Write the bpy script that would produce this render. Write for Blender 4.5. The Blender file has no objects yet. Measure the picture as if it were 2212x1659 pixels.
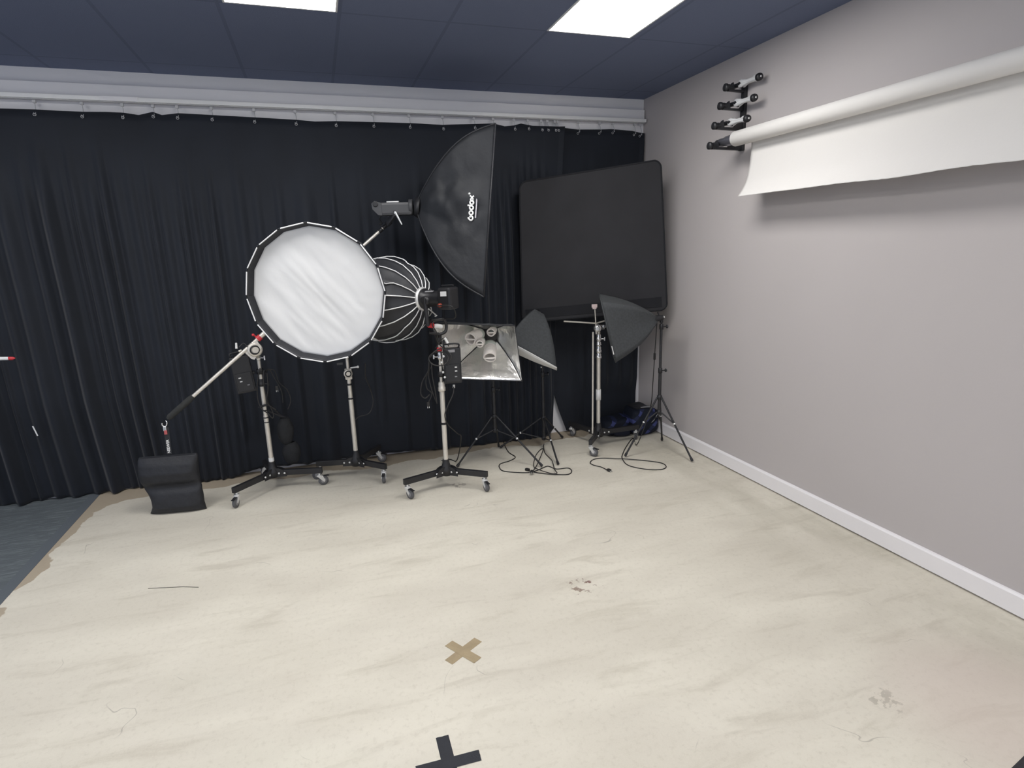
import bpy, bmesh, math, random
from mathutils import Vector, Matrix, noise
random.seed(7)
sc = bpy.context.scene
COL = sc.collection
PI = math.pi
V = Vector

# ------------------------------------------------------------------ survey of the room (metres)
CAM = V((0, 0, 1.85))
F_PX, YAW, PITCH, ROLL = 1266.2, 0.31012, 0.224477, -0.030829
XR, H, YB, XC, YF = 3.144, 3.2206, 5.387, -1.8646, 5.205   # right wall, ceiling, back wall, carpet edge, floor edge
XL, YN = -4.3, -3.2                                        # left wall and the wall behind the camera
fw = V((math.sin(YAW)*math.cos(PITCH), math.cos(YAW)*math.cos(PITCH), -math.sin(PITCH)))
r0 = V((math.cos(YAW), -math.sin(YAW), 0)); u0 = r0.cross(fw)
rt = math.cos(ROLL)*r0 + math.sin(ROLL)*u0
up = -math.sin(ROLL)*r0 + math.cos(ROLL)*u0
def ray(px, py): return (px-1106)/F_PX*rt - (py-829.5)/F_PX*up + fw
def AY(px, py, y): d = ray(px, py); return CAM + d*(y/d.y)
def AX(px, py, x): d = ray(px, py); return CAM + d*(x/d.x)
def AZ(px, py, z=0.0): d = ray(px, py); return CAM + d*((z-CAM.z)/d.z)

# ------------------------------------------------------------------ materials
MATS = {}
def mat(name, color, rough=0.6, metal=0.0, var=0.0, vscale=8.0, bump=0.0, bscale=60.0, spec=0.5, sheen=0.0, emit=None, stretch=None):
    if name in MATS: return MATS[name]
    m = bpy.data.materials.new(name); m.use_nodes = True
    nt = m.node_tree; N = nt.nodes; L = nt.links
    b = N['Principled BSDF']
    b.inputs['Base Color'].default_value = (*color, 1)
    b.inputs['Roughness'].default_value = rough
    b.inputs['Metallic'].default_value = metal
    b.inputs['Specular IOR Level'].default_value = spec
    if sheen: b.inputs['Sheen Weight'].default_value = sheen; b.inputs['Sheen Roughness'].default_value = 0.5
    if emit: b.inputs['Emission Color'].default_value = (*emit[0], 1); b.inputs['Emission Strength'].default_value = emit[1]
    if var or bump:
        tc = N.new('ShaderNodeTexCoord'); mp = N.new('ShaderNodeMapping')
        if stretch: mp.inputs['Scale'].default_value = stretch
        L.new(tc.outputs['Object'], mp.inputs['Vector'])
    if var:
        n = N.new('ShaderNodeTexNoise'); n.inputs['Scale'].default_value = vscale; n.inputs['Detail'].default_value = 6
        L.new(mp.outputs['Vector'], n.inputs['Vector'])
        r = N.new('ShaderNodeValToRGB')
        r.color_ramp.elements[0].position = 0.3; r.color_ramp.elements[1].position = 0.7
        r.color_ramp.elements[0].color = (*[c*(1-var) for c in color], 1)
        r.color_ramp.elements[1].color = (*[min(1, c*(1+var)) for c in color], 1)
        L.new(n.outputs['Fac'], r.inputs['Fac']); L.new(r.outputs['Color'], b.inputs['Base Color'])
    if bump:
        n2 = N.new('ShaderNodeTexNoise'); n2.inputs['Scale'].default_value = bscale; n2.inputs['Detail'].default_value = 4
        L.new(mp.outputs['Vector'], n2.inputs['Vector'])
        bp = N.new('ShaderNodeBump'); bp.inputs['Strength'].default_value = bump; bp.inputs['Distance'].default_value = 0.01
        L.new(n2.outputs['Fac'], bp.inputs['Height']); L.new(bp.outputs['Normal'], b.inputs['Normal'])
    MATS[name] = m
    return m

class NB:   # small node-graph builder
    def __init__(s, name):
        s.m = bpy.data.materials.new(name); s.m.use_nodes = True
        s.N = s.m.node_tree.nodes; s.L = s.m.node_tree.links; s.b = s.N['Principled BSDF']
        s.tc = s.N.new('ShaderNodeTexCoord')
    def put(s, sock, v):
        if isinstance(v, bpy.types.NodeSocket): s.L.new(v, sock)
        else: sock.default_value = v
    def math(s, op, a, b=0.0, c=None, clamp=False):
        n = s.N.new('ShaderNodeMath'); n.operation = op; n.use_clamp = clamp
        s.put(n.inputs[0], a); s.put(n.inputs[1], b)
        if c is not None: s.put(n.inputs[2], c)
        return n.outputs[0]
    def xyz(s, vec=None):
        n = s.N.new('ShaderNodeSeparateXYZ'); s.L.new(vec or s.tc.outputs['Object'], n.inputs[0]); return n.outputs
    def mapping(s, scale=(1, 1, 1), rot=(0, 0, 0), loc=(0, 0, 0)):
        n = s.N.new('ShaderNodeMapping'); n.inputs['Scale'].default_value = scale; n.inputs['Rotation'].default_value = rot
        n.inputs['Location'].default_value = loc
        s.L.new(s.tc.outputs['Object'], n.inputs['Vector']); return n.outputs[0]
    def noise(s, scale, detail=5, vec=None, rough=0.5, dist=0.0):
        n = s.N.new('ShaderNodeTexNoise'); n.inputs['Scale'].default_value = scale; n.inputs['Detail'].default_value = detail
        n.inputs['Roughness'].default_value = rough; n.inputs['Distortion'].default_value = dist
        s.L.new(vec or s.tc.outputs['Object'], n.inputs['Vector']); return n.outputs['Fac']
    def step(s, v, lo, hi):
        n = s.N.new('ShaderNodeMapRange'); n.interpolation_type = 'SMOOTHSTEP'
        s.put(n.inputs['Value'], v); n.inputs['From Min'].default_value = lo; n.inputs['From Max'].default_value = hi
        return n.outputs['Result']
    def mix(s, f, a, b):
        n = s.N.new('ShaderNodeMix'); n.data_type = 'RGBA'
        s.put(n.inputs['Factor'], f)
        for k, v in ((6, a), (7, b)):
            if isinstance(v, tuple): n.inputs[k].default_value = (*v[:3], 1)
            else: s.L.new(v, n.inputs[k])
        return n.outputs[2]
    def bump(s, h, strength=0.2, dist=0.01):
        n = s.N.new('ShaderNodeBump'); n.inputs['Strength'].default_value = strength; n.inputs['Distance'].default_value = dist
        s.L.new(h, n.inputs['Height']); s.L.new(n.outputs[0], s.b.inputs['Normal'])
    def done(s, col, rough=0.7, spec=0.4):
        if isinstance(col, tuple): s.b.inputs['Base Color'].default_value = (*col, 1)
        else: s.L.new(col, s.b.inputs['Base Color'])
        s.put(s.b.inputs['Roughness'], rough); s.b.inputs['Specular IOR Level'].default_value = spec
        return s.m

def floor_mat():
    n = NB('worn_beige_floor')
    x, y, z = n.xyz()
    big = n.noise(0.9, 4, n.mapping((1, 2.2, 1), (0, 0, 0.45)), 0.55)
    streak = n.noise(2.6, 6, n.mapping((0.7, 3.2, 1), (0, 0, 0.3)), 0.6, 0.6)
    fine = n.noise(38, 5, None, 0.7)
    grit = n.noise(170, 3, None, 0.6)
    c = n.mix(n.step(big, 0.35, 0.68), (0.60, 0.56, 0.475), (0.69, 0.65, 0.555))
    c = n.mix(n.math('MULTIPLY', n.step(streak, 0.52, 0.72), 0.55), c, (0.47, 0.43, 0.35))
    c = n.mix(n.math('MULTIPLY', n.step(fine, 0.48, 0.75), 0.30), c, (0.40, 0.36, 0.29))
    c = n.mix(n.math('MULTIPLY', n.step(grit, 0.35, 0.75), 0.16), c, (0.75, 0.71, 0.62))
    # greenish-grey wear beside the right wall
    wear = n.math('MULTIPLY', n.step(x, 2.2, 3.1), n.step(n.noise(1.7, 5, n.mapping((2, 0.7, 1)), 0.6), 0.35, 0.7))
    c = n.mix(n.math('MULTIPLY', wear, 0.45), c, (0.34, 0.315, 0.24))
    # scuffs: thin dark curved marks
    sc1 = n.noise(3.1, 2, n.mapping((1, 1, 1), (0, 0, 0), (4, 2, 0)), 0.4, 1.2)
    thin = n.math('SUBTRACT', 1.0, n.step(n.math('ABSOLUTE', n.math('SUBTRACT', sc1, 0.5)), 0.0, 0.006))
    patch = n.step(n.noise(2.3, 3, n.mapping((1, 1, 1), (0, 0, 0), (9, 5, 0))), 0.6, 0.68)
    c = n.mix(n.math('MULTIPLY', n.math('MULTIPLY', thin, patch), 0.5), c, (0.2, 0.18, 0.15))
    spk = n.N.new('ShaderNodeTexVoronoi'); spk.inputs['Scale'].default_value = 5.0
    n.L.new(n.tc.outputs['Object'], spk.inputs['Vector'])
    dots = n.math('SUBTRACT', 1.0, n.step(n.math('ADD', spk.outputs['Distance'], n.math('MULTIPLY', fine, 0.05)), 0.04, 0.055))
    c = n.mix(n.math('MULTIPLY', n.math('MULTIPLY', dots, patch), 0.65), c, (0.16, 0.14, 0.11))
    # smudges (x, y, radius, colour, strength)
    for sx, sy, sr, col, k, th in ((1.262, 2.716, 0.10, (0.13, 0.04, 0.035), 0.9, 0.66), (1.23, 2.70, 0.2, (0.2, 0.13, 0.1), 0.8, 0.66),
                                  (2.05, 1.50, 0.13, (0.30, 0.275, 0.22), 0.6, 0.60), (1.45, 1.2, 0.22, (0.34, 0.31, 0.25), 0.35, 0.60),
                                  (0.92, 4.40, 0.14, (0.2, 0.18, 0.16), 0.7, 0.62), (2.45, 1.30, 0.6, (0.60, 0.50, 0.45), 0.45, 0.30)):
        dx = n.math('SUBTRACT', x, sx); dy = n.math('SUBTRACT', y, sy)
        d = n.math('SQRT', n.math('ADD', n.math('MULTIPLY', dx, dx), n.math('MULTIPLY', dy, dy)))
        near = n.math('SUBTRACT', 1.0, n.step(d, sr*0.25, sr))
        nz = n.noise(16 if sr < 0.25 else 7, 4, n.mapping((1, 1, 1), (0, 0, 0), (sx*3, sy, 0)), 0.6)
        msk = n.step(n.math('ADD', n.math('MULTIPLY', near, 0.22), nz), th+0.10, th+0.16)
        c = n.mix(n.math('MULTIPLY', n.math('MULTIPLY', msk, near), k), c, col)
    # bare brown rim where the coating stops short of the carpet and the curtain
    edge = n.math('MINIMUM', n.math('SUBTRACT', x, XC), n.math('SUBTRACT', YF-0.03, y))
    corner = n.math('MULTIPLY', n.math('SUBTRACT', n.math('ADD', n.math('SUBTRACT', x, XC), n.math('SUBTRACT', YF, y)), 0.22), 0.6)
    edge = n.math('MINIMUM', edge, corner)
    wob = n.math('ADD', n.math('MULTIPLY', n.math('SUBTRACT', n.noise(2.0, 3, n.mapping((1, 1, 1), (0, 0, 0), (3, 1, 0))), 0.5), 0.45),
                 n.math('MULTIPLY', n.noise(26, 3), 0.03))
    rim = n.math('SUBTRACT', 1.0, n.step(n.math('SUBTRACT', edge, wob), 0.018, 0.026))
    c = n.mix(n.math('MULTIPLY', rim, 0.9), c, n.mix(fine, (0.33, 0.27, 0.195), (0.42, 0.35, 0.26)))
    n.bump(n.math('ADD', n.math('MULTIPLY', grit, 0.5), fine), 0.08, 0.004)
    return n.done(c, n.math('ADD', 0.62, n.math('MULTIPLY', fine, 0.2)), 0.3)

def carpet_mat():
    n = NB('blue_grey_carpet')
    x, y, z = n.xyz()
    a = n.noise(9, 4, n.mapping((0.5, 5, 1), (0, 0, 0.6)), 0.7, 1.4)
    f = n.noise(260, 3)
    c = n.mix(n.step(a, 0.45, 0.65), (0.10, 0.115, 0.125), (0.175, 0.195, 0.205))
    c = n.mix(n.math('MULTIPLY', f, 0.45), c, (0.13, 0.145, 0.155))
    c = n.mix(n.step(x, XC-0.075, XC-0.07), c, (0.115, 0.13, 0.145))
    n.bump(f, 0.6, 0.004)
    return n.done(c, 0.95, 0.1)

def wall_mat(name, col):
    n = NB(name)
    v = n.noise(1.2, 3); f = n.noise(240, 3)
    c = n.mix(v, tuple(k*0.97 for k in col), tuple(min(1, k*1.03) for k in col))
    n.bump(f, 0.1, 0.002)
    return n.done(c, 0.75, 0.3)

def ceiling_mat():
    n = NB('navy_ceiling_tiles')
    x, y, z = n.xyz()
    def line(v, x0, pitch, w):
        fr = n.math('FRACT', n.math('DIVIDE', n.math('SUBTRACT', v, x0-w/2), pitch))
        return n.math('LESS_THAN', fr, w/pitch)
    l = n.math('MAXIMUM', line(x, 0.27, 0.6475, 0.022), line(y, 3.90, 1.22, 0.02))
    f = n.noise(140, 4)
    c = n.mix(f, (0.13, 0.155, 0.235), (0.155, 0.18, 0.27))
    c = n.mix(n.math('MULTIPLY', l, 0.4), c, (0.08, 0.096, 0.15))
    n.bump(f, 0.3, 0.004)
    return n.done(c, 0.85, 0.2)

def plaid_mat():
    n = NB('blue_black_plaid')
    x, y, z = n.xyz()
    w = n.noise(5, 2)
    dd = n.math('ADD', n.math('ADD', n.math('MULTIPLY', x, 0.8), n.math('MULTIPLY', z, -0.7)), n.math('MULTIPLY', w, 0.06))
    ee = n.math('ADD', n.math('ADD', n.math('MULTIPLY', x, 0.6), n.math('MULTIPLY', z, 0.9)), n.math('MULTIPLY', w, 0.05))
    a = n.math('LESS_THAN', n.math('FRACT', n.math('DIVIDE', dd, 0.115)), 0.30)
    b = n.math('LESS_THAN', n.math('FRACT', n.math('DIVIDE', ee, 0.12)), 0.45)
    c = n.mix(n.math('MULTIPLY', a, b), n.mix(a, (0.009, 0.012, 0.022), (0.018, 0.024, 0.062)), (0.052, 0.064, 0.19))
    n.bump(n.noise(14, 4), 0.5, 0.02)
    return n.done(c, 0.75, 0.3)

M = dict(
    curtain=mat('black_curtain', (0.0092, 0.0120, 0.0185), 0.7, 0, 0.15, 3.0, 0.12, 350, 0.3, 0.12),
    alu=mat('brushed_aluminium', (0.70, 0.665, 0.60), 0.42, 0.55, 0.05, 20),
    chrome=mat('chrome', (0.78, 0.78, 0.78), 0.2, 0.88, 0.03, 12),
    zinc=mat('zinc_plate', (0.78, 0.78, 0.77), 0.32, 0.5, 0.05, 20),
    blackmetal=mat('black_painted_metal', (0.016, 0.016, 0.018), 0.45, 0.0, 0.15, 12, 0.05, 200),
    blackplastic=mat('black_plastic', (0.014, 0.014, 0.016), 0.42, 0, 0.1, 10, 0.05, 300),
    greyplastic=mat('dark_grey_housing', (0.055, 0.056, 0.06), 0.5, 0, 0.1, 10, 0.05, 300),
    rubber=mat('grey_rubber', (0.10, 0.10, 0.105), 0.7, 0, 0.1, 30),
    hubgrey=mat('wheel_hub_grey', (0.25, 0.25, 0.26), 0.5, 0, 0.05, 30),
    cable=mat('black_cable', (0.017, 0.016, 0.016), 0.5, 0, 0.1, 40),
    foam=mat('black_foam', (0.03, 0.031, 0.03), 0.95, 0, 0.2, 60, 0.3, 300),
    nylon=mat('black_nylon', (0.021, 0.022, 0.026), 0.55, 0, 0.22, 6, 0.35, 9),
    nylongrey=mat('charcoal_nylon', (0.0125, 0.0140, 0.0175), 0.6, 0, 0.2, 6, 0.9, 7),
    darkcloth=mat('dark_heather_cloth', (0.048, 0.052, 0.055), 0.85, 0, 0.15, 60, 0.15, 300),
    panelcloth=mat('matte_black_cloth', (0.021, 0.021, 0.024), 0.9, 0, 0.12, 4, 0.08, 260),
    panelband=mat('black_cloth_band', (0.0075, 0.008, 0.011), 0.9, 0, 0.1, 10),
    silver=mat('crinkled_silver_foil', (0.86, 0.855, 0.84), 0.27, 0.85, 0.06, 9, 1.0, 12),
    diffuser=mat('white_diffusion_cloth', (0.76, 0.76, 0.755), 0.85, 0, 0.015, 3, 0.5, 3.2, 0.2, 0, None, (1, 3.5, 1)),
    whiterod=mat('white_rod', (0.78, 0.78, 0.78), 0.45, 0, 0.03, 20),
    white=mat('white_plastic', (0.75, 0.75, 0.74), 0.5, 0, 0.02, 20),
    logo=mat('white_print', (0.85, 0.85, 0.84), 0.7, 0, 0.02, 20),
    hookgrey=mat('grey_glider', (0.45, 0.45, 0.46), 0.5, 0, 0.05, 20),
    satin=mat('satin_silver', (0.85, 0.85, 0.85), 0.3, 0.35, 0.03, 20),
    red=mat('red_plastic', (0.55, 0.035, 0.045), 0.42, 0, 0.06, 20),
    paper=mat('white_seamless_paper', (0.66, 0.64, 0.615), 0.8, 0, 0.012, 2, 0.04, 60, 0.2),
    trim=mat('white_gloss_trim', (0.80, 0.775, 0.78), 0.4, 0, 0.01, 5),
    rail=mat('white_curtain_rail', (0.78, 0.78, 0.77), 0.4, 0, 0.02, 5),
    braun=mat('tan_tape', (0.345, 0.27, 0.165), 0.55, 0, 0.12, 14, 0.15, 90),
    gaff=mat('black_gaffer_tape', (0.018, 0.02, 0.026), 0.7, 0, 0.15, 20, 0.2, 200),
    bulb=mat('frosted_white_glass', (0.82, 0.77, 0.72), 0.3, 0, 0.02, 20),
    bulbbase=mat('pale_bulb_base', (0.62, 0.66, 0.60), 0.45, 0, 0.03, 20),
    bag=mat('black_bag_trim', (0.013, 0.014, 0.018), 0.6, 0, 0.2, 20, 0.3, 40),
    socket=mat('socket_marks', (0.7, 0.7, 0.7), 0.4, 0, 0.02, 20),
    panel=mat('led_diffuser', (0.9, 0.9, 0.9), 0.5, 0, 0.01, 5, 0, 60, 0.5, 0, ((1.0, 0.985, 0.965), 15.8)),
    frame=mat('white_panel_frame', (0.7, 0.7, 0.7), 0.4, 0, 0.02, 5),
    mat_dark=mat('dark_floor_mat', (0.028, 0.027, 0.03), 0.9, 0, 0.2, 60, 0.3, 200),
    hair=mat('dark_thread', (0.05, 0.045, 0.035), 0.7, 0, 0.1, 20),
)
M['floor'] = floor_mat(); M['carpet'] = carpet_mat(); M['ceiling'] = ceiling_mat(); M['plaid'] = plaid_mat()
M['wallr'] = wall_mat('grey_wall_paint', (0.475, 0.442, 0.435))
M['wallb'] = wall_mat('light_grey_paint', (0.80, 0.79, 0.80))

# ------------------------------------------------------------------ mesh building
def basis(d):
    d = V(d).normalized()
    a = V((0, 0, 1)) if abs(d.z) < 0.95 else V((1, 0, 0))
    x = a.cross(d).normalized(); return x, d.cross(x), d

class MB:
    def __init__(s): s.v = []; s.f = []; s.m = []; s.sm = []
    def add(s, vs, fs, mi=0, smooth=True):
        b = len(s.v); s.v += [V(p) for p in vs]
        for f in fs: s.f.append([b+i for i in f]); s.m.append(mi); s.sm.append(smooth)
        return s
    def box(s, c, size, ax=None, mi=0, bev=0.0):
        """box with optional axes; bev chamfers its edges"""
        c = V(c); X, Y, Z = ax or (V((1, 0, 0)), V((0, 1, 0)), V((0, 0, 1)))
        hx, hy, hz = [k/2 for k in size]
        bm = bmesh.new(); bmesh.ops.create_cube(bm, size=1)
        for v in bm.verts: v.co = V((v.co.x*size[0], v.co.y*size[1], v.co.z*size[2]))
        if bev: bmesh.ops.bevel(bm, geom=bm.edges[:], offset=min(bev, min(size)*0.45), segments=2, affect='EDGES', profile=0.6)
        bm.verts.index_update()
        s.add([c+X*v.co.x+Y*v.co.y+Z*v.co.z for v in bm.verts], [[v.index for v in f.verts] for f in bm.faces], mi, False)
        bm.free(); return s
    def beam(s, p0, p1, w, h, mi=0, bev=0.003, updir=(0, 0, 1)):
        p0, p1 = V(p0), V(p1); d = (p1-p0); X = d.normalized(); Yv = V(updir).cross(X).normalized(); Z = X.cross(Yv)
        return s.box((p0+p1)/2, (d.length, w, h), (X, Yv, Z), mi, bev)
    def cyl(s, p0, p1, r0, r1=None, seg=16, mi=0, caps=True):
        r1 = r0 if r1 is None else r1
        return s.lathe(p0, V(p1)-V(p0), [(0, r0), (1, r1)], seg, mi, caps, True)
    def lathe(s, o, d, prof, seg=20, mi=0, caps=True, rel=False):
        """profile (distance along d, radius)"""
        o = V(o); L = V(d).length if rel else 1.0; x, y, z = basis(d)
        vs = []; fs = []
        for t, r in prof:
            for k in range(seg):
                a = 2*PI*k/seg; vs.append(o+z*(t*L)+x*(r*math.cos(a))+y*(r*math.sin(a)))
        for i in range(len(prof)-1):
            for k in range(seg):
                k2 = (k+1) % seg
                fs.append([i*seg+k, i*seg+k2, (i+1)*seg+k2, (i+1)*seg+k])
        s.add(vs, fs, mi, True)
        if caps:
            s.add(vs[:seg], [list(range(seg))[::-1]], mi, False); s.add(vs[-seg:], [list(range(seg))], mi, False)
        return s
    def tube(s, pts, r, seg=8, mi=0, closed=False, caps=True):
        pts = [V(p) for p in pts]; n = len(pts); rr = r if isinstance(r, (list, tuple)) else [r]*n
        vs = []; fs = []; prev = None
        for i, p in enumerate(pts):
            a = pts[(i-1) % n] if (closed or i > 0) else p
            b = pts[(i+1) % n] if (closed or i < n-1) else p
            t = (b-a).normalized() if (b-a).length > 1e-9 else V((0, 0, 1))
            if prev is None: x = basis(t)[0]
            else:
                x = prev - t*prev.dot(t)
                x = x.normalized() if x.length > 1e-6 else basis(t)[0]
            prev = x; y = t.cross(x)
            for k in range(seg):
                an = 2*PI*k/seg; vs.append(p+x*(rr[i]*math.cos(an))+y*(rr[i]*math.sin(an)))
        for i in range(n if closed else n-1):
            j = (i+1) % n
            for k in range(seg):
                k2 = (k+1) % seg; fs.append([i*seg+k, i*seg+k2, j*seg+k2, j*seg+k])
        s.add(vs, fs, mi, True)
        if caps and not closed:
            s.add(vs[:seg], [list(range(seg))[::-1]], mi, False); s.add(vs[-seg:], [list(range(seg))], mi, False)
        return s
    def torus(s, c, axis, R, r, seg=28, sub=8, mi=0, sx=1.0):
        x, y, z = basis(axis)
        return s.tube([V(c)+x*(R*sx*math.cos(2*PI*k/seg))+y*(R*math.sin(2*PI*k/seg)) for k in range(seg)], r, sub, mi, True)
    def ball(s, c, r, mi=0, seg=14):
        n = 8; return s.lathe(V(c)-V((0, 0, r)), (0, 0, 1), [(r-r*math.cos(PI*k/n), max(1e-4, r*math.sin(PI*k/n))) for k in range(n+1)], seg, mi, False)
    def grid(s, fn, nu, nv, mi=0, smooth=True):
        vs = [fn(i/nu, j/nv) for j in range(nv+1) for i in range(nu+1)]
        fs = [[j*(nu+1)+i, j*(nu+1)+i+1, (j+1)*(nu+1)+i+1, (j+1)*(nu+1)+i] for j in range(nv) for i in range(nu)]
        return s.add(vs, fs, mi, smooth)
    def poly(s, pts, thick, nrm, mi=0):
        """flat prism: outline extruded along nrm"""
        pts = [V(p) for p in pts]; n = len(pts); q = [p+V(nrm)*thick for p in pts]
        s.add(pts+q, [list(range(n))[::-1], [n+i for i in range(n)]]+[[i, (i+1) % n, n+(i+1) % n, n+i] for i in range(n)], mi, False)
        return s
    def build(s, name, mats, parent=None, solid=0.0, matoff=0, sub=0):
        me = bpy.data.meshes.new(name); o = bpy.data.objects.new(name, me); COL.objects.link(o)
        if parent is None:
            xs = [p.x for p in s.v]; ys = [p.y for p in s.v]
            org = V(((min(xs)+max(xs))/2, (min(ys)+max(ys))/2, min(p.z for p in s.v)))
            o.location = org
        else:
            root = parent
            org = ORG[root.name]
            o.parent = parent
        ORG[o.name] = org
        me.from_pydata([p-org for p in s.v], [], s.f)
        for m in (mats if isinstance(mats, (list, tuple)) else [mats]): me.materials.append(m)
        for p, mi, sm in zip(me.polygons, s.m, s.sm): p.material_index = mi; p.use_smooth = sm
        bm = bmesh.new(); bm.from_mesh(me)
        bmesh.ops.remove_doubles(bm, verts=bm.verts, dist=1e-5) if solid else None
        bmesh.ops.recalc_face_normals(bm, faces=bm.faces) if not solid else None
        bm.to_mesh(me); bm.free(); me.update()
        if solid:
            md = o.modifiers.new('thickness', 'SOLIDIFY'); md.thickness = abs(solid); md.offset = -1 if solid > 0 else 1
            md.material_offset = matoff; md.material_offset_rim = 0; md.use_even_offset = True
        if sub: md = o.modifiers.new('smooth', 'SUBSURF'); md.levels = sub; md.render_levels = sub
        return o
ORG = {}
def thing(name, loc, label, cat, group=None):
    o = bpy.data.objects.new(name, None); COL.objects.link(o); o.location = V(loc); o.empty_display_size = 0.1
    ORG[o.name] = V(loc); o['label'] = label; o['category'] = cat
    if group: o['group'] = group
    return o
def tag(o, label, cat, group=None, kind=None):
    o['label'] = label; o['category'] = cat
    if group: o['group'] = group
    if kind: o['kind'] = kind
    return o
def struct(o, label=None):
    o['kind'] = 'structure'
    if label: o['label'] = label
    return o
def spline(pts, n=8):
    """Catmull-Rom through points"""
    pts = [V(p) for p in pts]; out = []
    for i in range(len(pts)-1):
        p0 = pts[max(i-1, 0)]; p1 = pts[i]; p2 = pts[i+1]; p3 = pts[min(i+2, len(pts)-1)]
        for k in range(n):
            t = k/n
            out.append(0.5*((2*p1)+(p2-p0)*t+(2*p0-5*p1+4*p2-p3)*t*t+(3*p1-p0-3*p2+p3)*t**3))
    out.append(pts[-1]); return out
def interp(tab, x):
    if x <= tab[0][0]: return tab[0][1]
    for (a, b), (c, d) in zip(tab, tab[1:]):
        if x <= c: return b+(d-b)*(x-a)/(c-a)
    return tab[-1][1]
def text_part(txt, name, m, parent, o, xd, yd, size, off=0.001):
    """lettering set flat on a surface: reading direction xd, letter-up yd"""
    cu = bpy.data.curves.new(name, 'FONT'); cu.body = txt; cu.size = size; cu.extrude = 0.0006; cu.align_x = 'CENTER'; cu.align_y = 'CENTER'; cu.offset = size*0.015
    t = bpy.data.objects.new(name, cu); COL.objects.link(t)
    dg = bpy.context.evaluated_depsgraph_get(); dg.update()
    me = bpy.data.meshes.new_from_object(t.evaluated_get(dg)); bpy.data.objects.remove(t)
    xd = V(xd).normalized(); yd = V(yd); yd = (yd-xd*yd.dot(xd)).normalized(); zd = xd.cross(yd)
    ob = bpy.data.objects.new(name, me); COL.objects.link(ob); ob.parent = parent
    org = ORG[parent.name]; ORG[ob.name] = org
    for v in me.vertices: v.co = V(o)+xd*v.co.x+yd*v.co.y+zd*(v.co.z+off)-org
    me.materials.clear(); me.materials.append(m)
    return ob

# ------------------------------------------------------------------ room shell
def slab(name, x0, x1, y0, y1, z0, z1, m):
    return MB().box(((x0+x1)/2, (y0+y1)/2, (z0+z1)/2), (x1-x0, y1-y0, z1-z0)).build(name, m)
def zero_origin(o):
    d = o.location.copy()
    for v in o.data.vertices: v.co += d
    o.location = (0, 0, 0); return o
struct(zero_origin(slab('floor', XC, XR+0.1, YN-0.1, YB+0.1, -0.06, 0.0, M['floor'])))
tag(zero_origin(slab('carpet', XL-0.1, XC, YN-0.1, YB+0.1, -0.06, 0.002, M['carpet'])), 'blue-grey carpet beside the beige floor, under the left end of the black curtain', 'carpet', kind='structure')
struct(zero_origin(slab('ceiling', XL-0.1, XR+0.1, YN-0.1, YB+0.1, H, H+0.08, M['ceiling'])))
struct(slab('wall_right', XR, XR+0.1, YN-0.1, YB+0.1, 0, H, M['wallr']))
struct(slab('wall_back', XL-0.1, XR, YB, YB+0.1, 0, H, M['wallb']))
b = MB()
prof = [(0, 0.012), (0.018, 0.012), (0.018, 0.110), (0.011, 0.121), (0.0, 0.123)]
n = len(prof)
vs = [V((XR-a, y, z)) for y in (YN, YB) for a, z in prof]
b.add(vs, [list(range(n)), [n+i for i in range(n)][::-1]]+[[i, n+i, n+(i+1) % n, (i+1) % n] for i in range(n)], 0, False)
struct(b.build('baseboard_right', M['trim']))
# board under the ceiling that carries the curtain rail
struct(MB().box(((XL+XR-0.012)/2, YB-0.02, 3.06), (XR-0.012-XL, 0.04, 0.12), None, 0, 0.003).build('trim_1', M['wallb']))

# curtain rail
RY = 5.318
t = thing('curtain_rail', (0, RY, 3.0), 'long white curtain rail under the board along the back wall', 'curtain rail')
MB().box(((XL+XR-0.02)/2, RY, 3.014), (XR-0.02-XL, 0.045, 0.03), None, 0, 0.004).build('track', M['rail'], t)
b = MB().box((-1.25, RY-0.024, 3.014), (0.24, 0.004, 0.031)).build('joiner', M['wallb'], t)
MB().box(((XL+XR-0.02)/2, RY, 2.997), (XR-0.03-XL, 0.012, 0.006)).build('slot', M['hookgrey'], t)

# ------------------------------------------------------------------ curtains
CY = 5.30
hook_px = [78, 180, 267, 333, 385, 459, 550, 639, 725, 806, 884, 956, 1024, 1065, 1110, 1140, 1169, 1182, 1198, 1204, 1249, 1295, 1324, 1370]
hook_x = [AY(p, 240+0.03*p, RY).x for p in hook_px]
rnd = random.Random(11)
ridges = []
CLEAR = [(-0.60, 0.10, 0.30, -0.02), (0.40, 0.10, 0.30, 0.0), (1.50, 0.05, 0.2, 0.0), (2.17, 0.05, 0.2, 0.0), (2.30, 0.1, 0.2, 0.0), (2.85, 0.36, 0.36, -0.025)]
def add_ridges(pxs, amp, w0, zs):
    for p, a, w, z0 in zip(pxs, amp, w0, zs): ridges.append((AY(p, 450, CY).x, a, w, z0))
base_px = [-330, -280, -235, -180, -130, -85, -40, 5, 60, 104, 146, 166, 203, 232, 258, 290, 312, 328, 352, 380, 396, 418, 438, 460, 484, 520, 556, 604, 660, 720, 772, 790, 845, 905, 940, 990, 1024, 1040, 1062, 1080, 1098, 1115, 1131, 1145, 1160, 1178, 1196, 1214, 1232, 1262, 1285, 1312, 1340, 1365]
ridges = sorted((AY(p, 450, CY).x, rnd.uniform(0.35, 1.15)*(0.6 if 500 < p < 1015 or p > 1190 else 1.0), rnd.uniform(0.7, 1.2), rnd.uniform(2.62, 2.86), rnd.uniform(0.03, 0.085)) for p in base_px)
RXS = [r[0] for r in ridges]
import bisect
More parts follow.
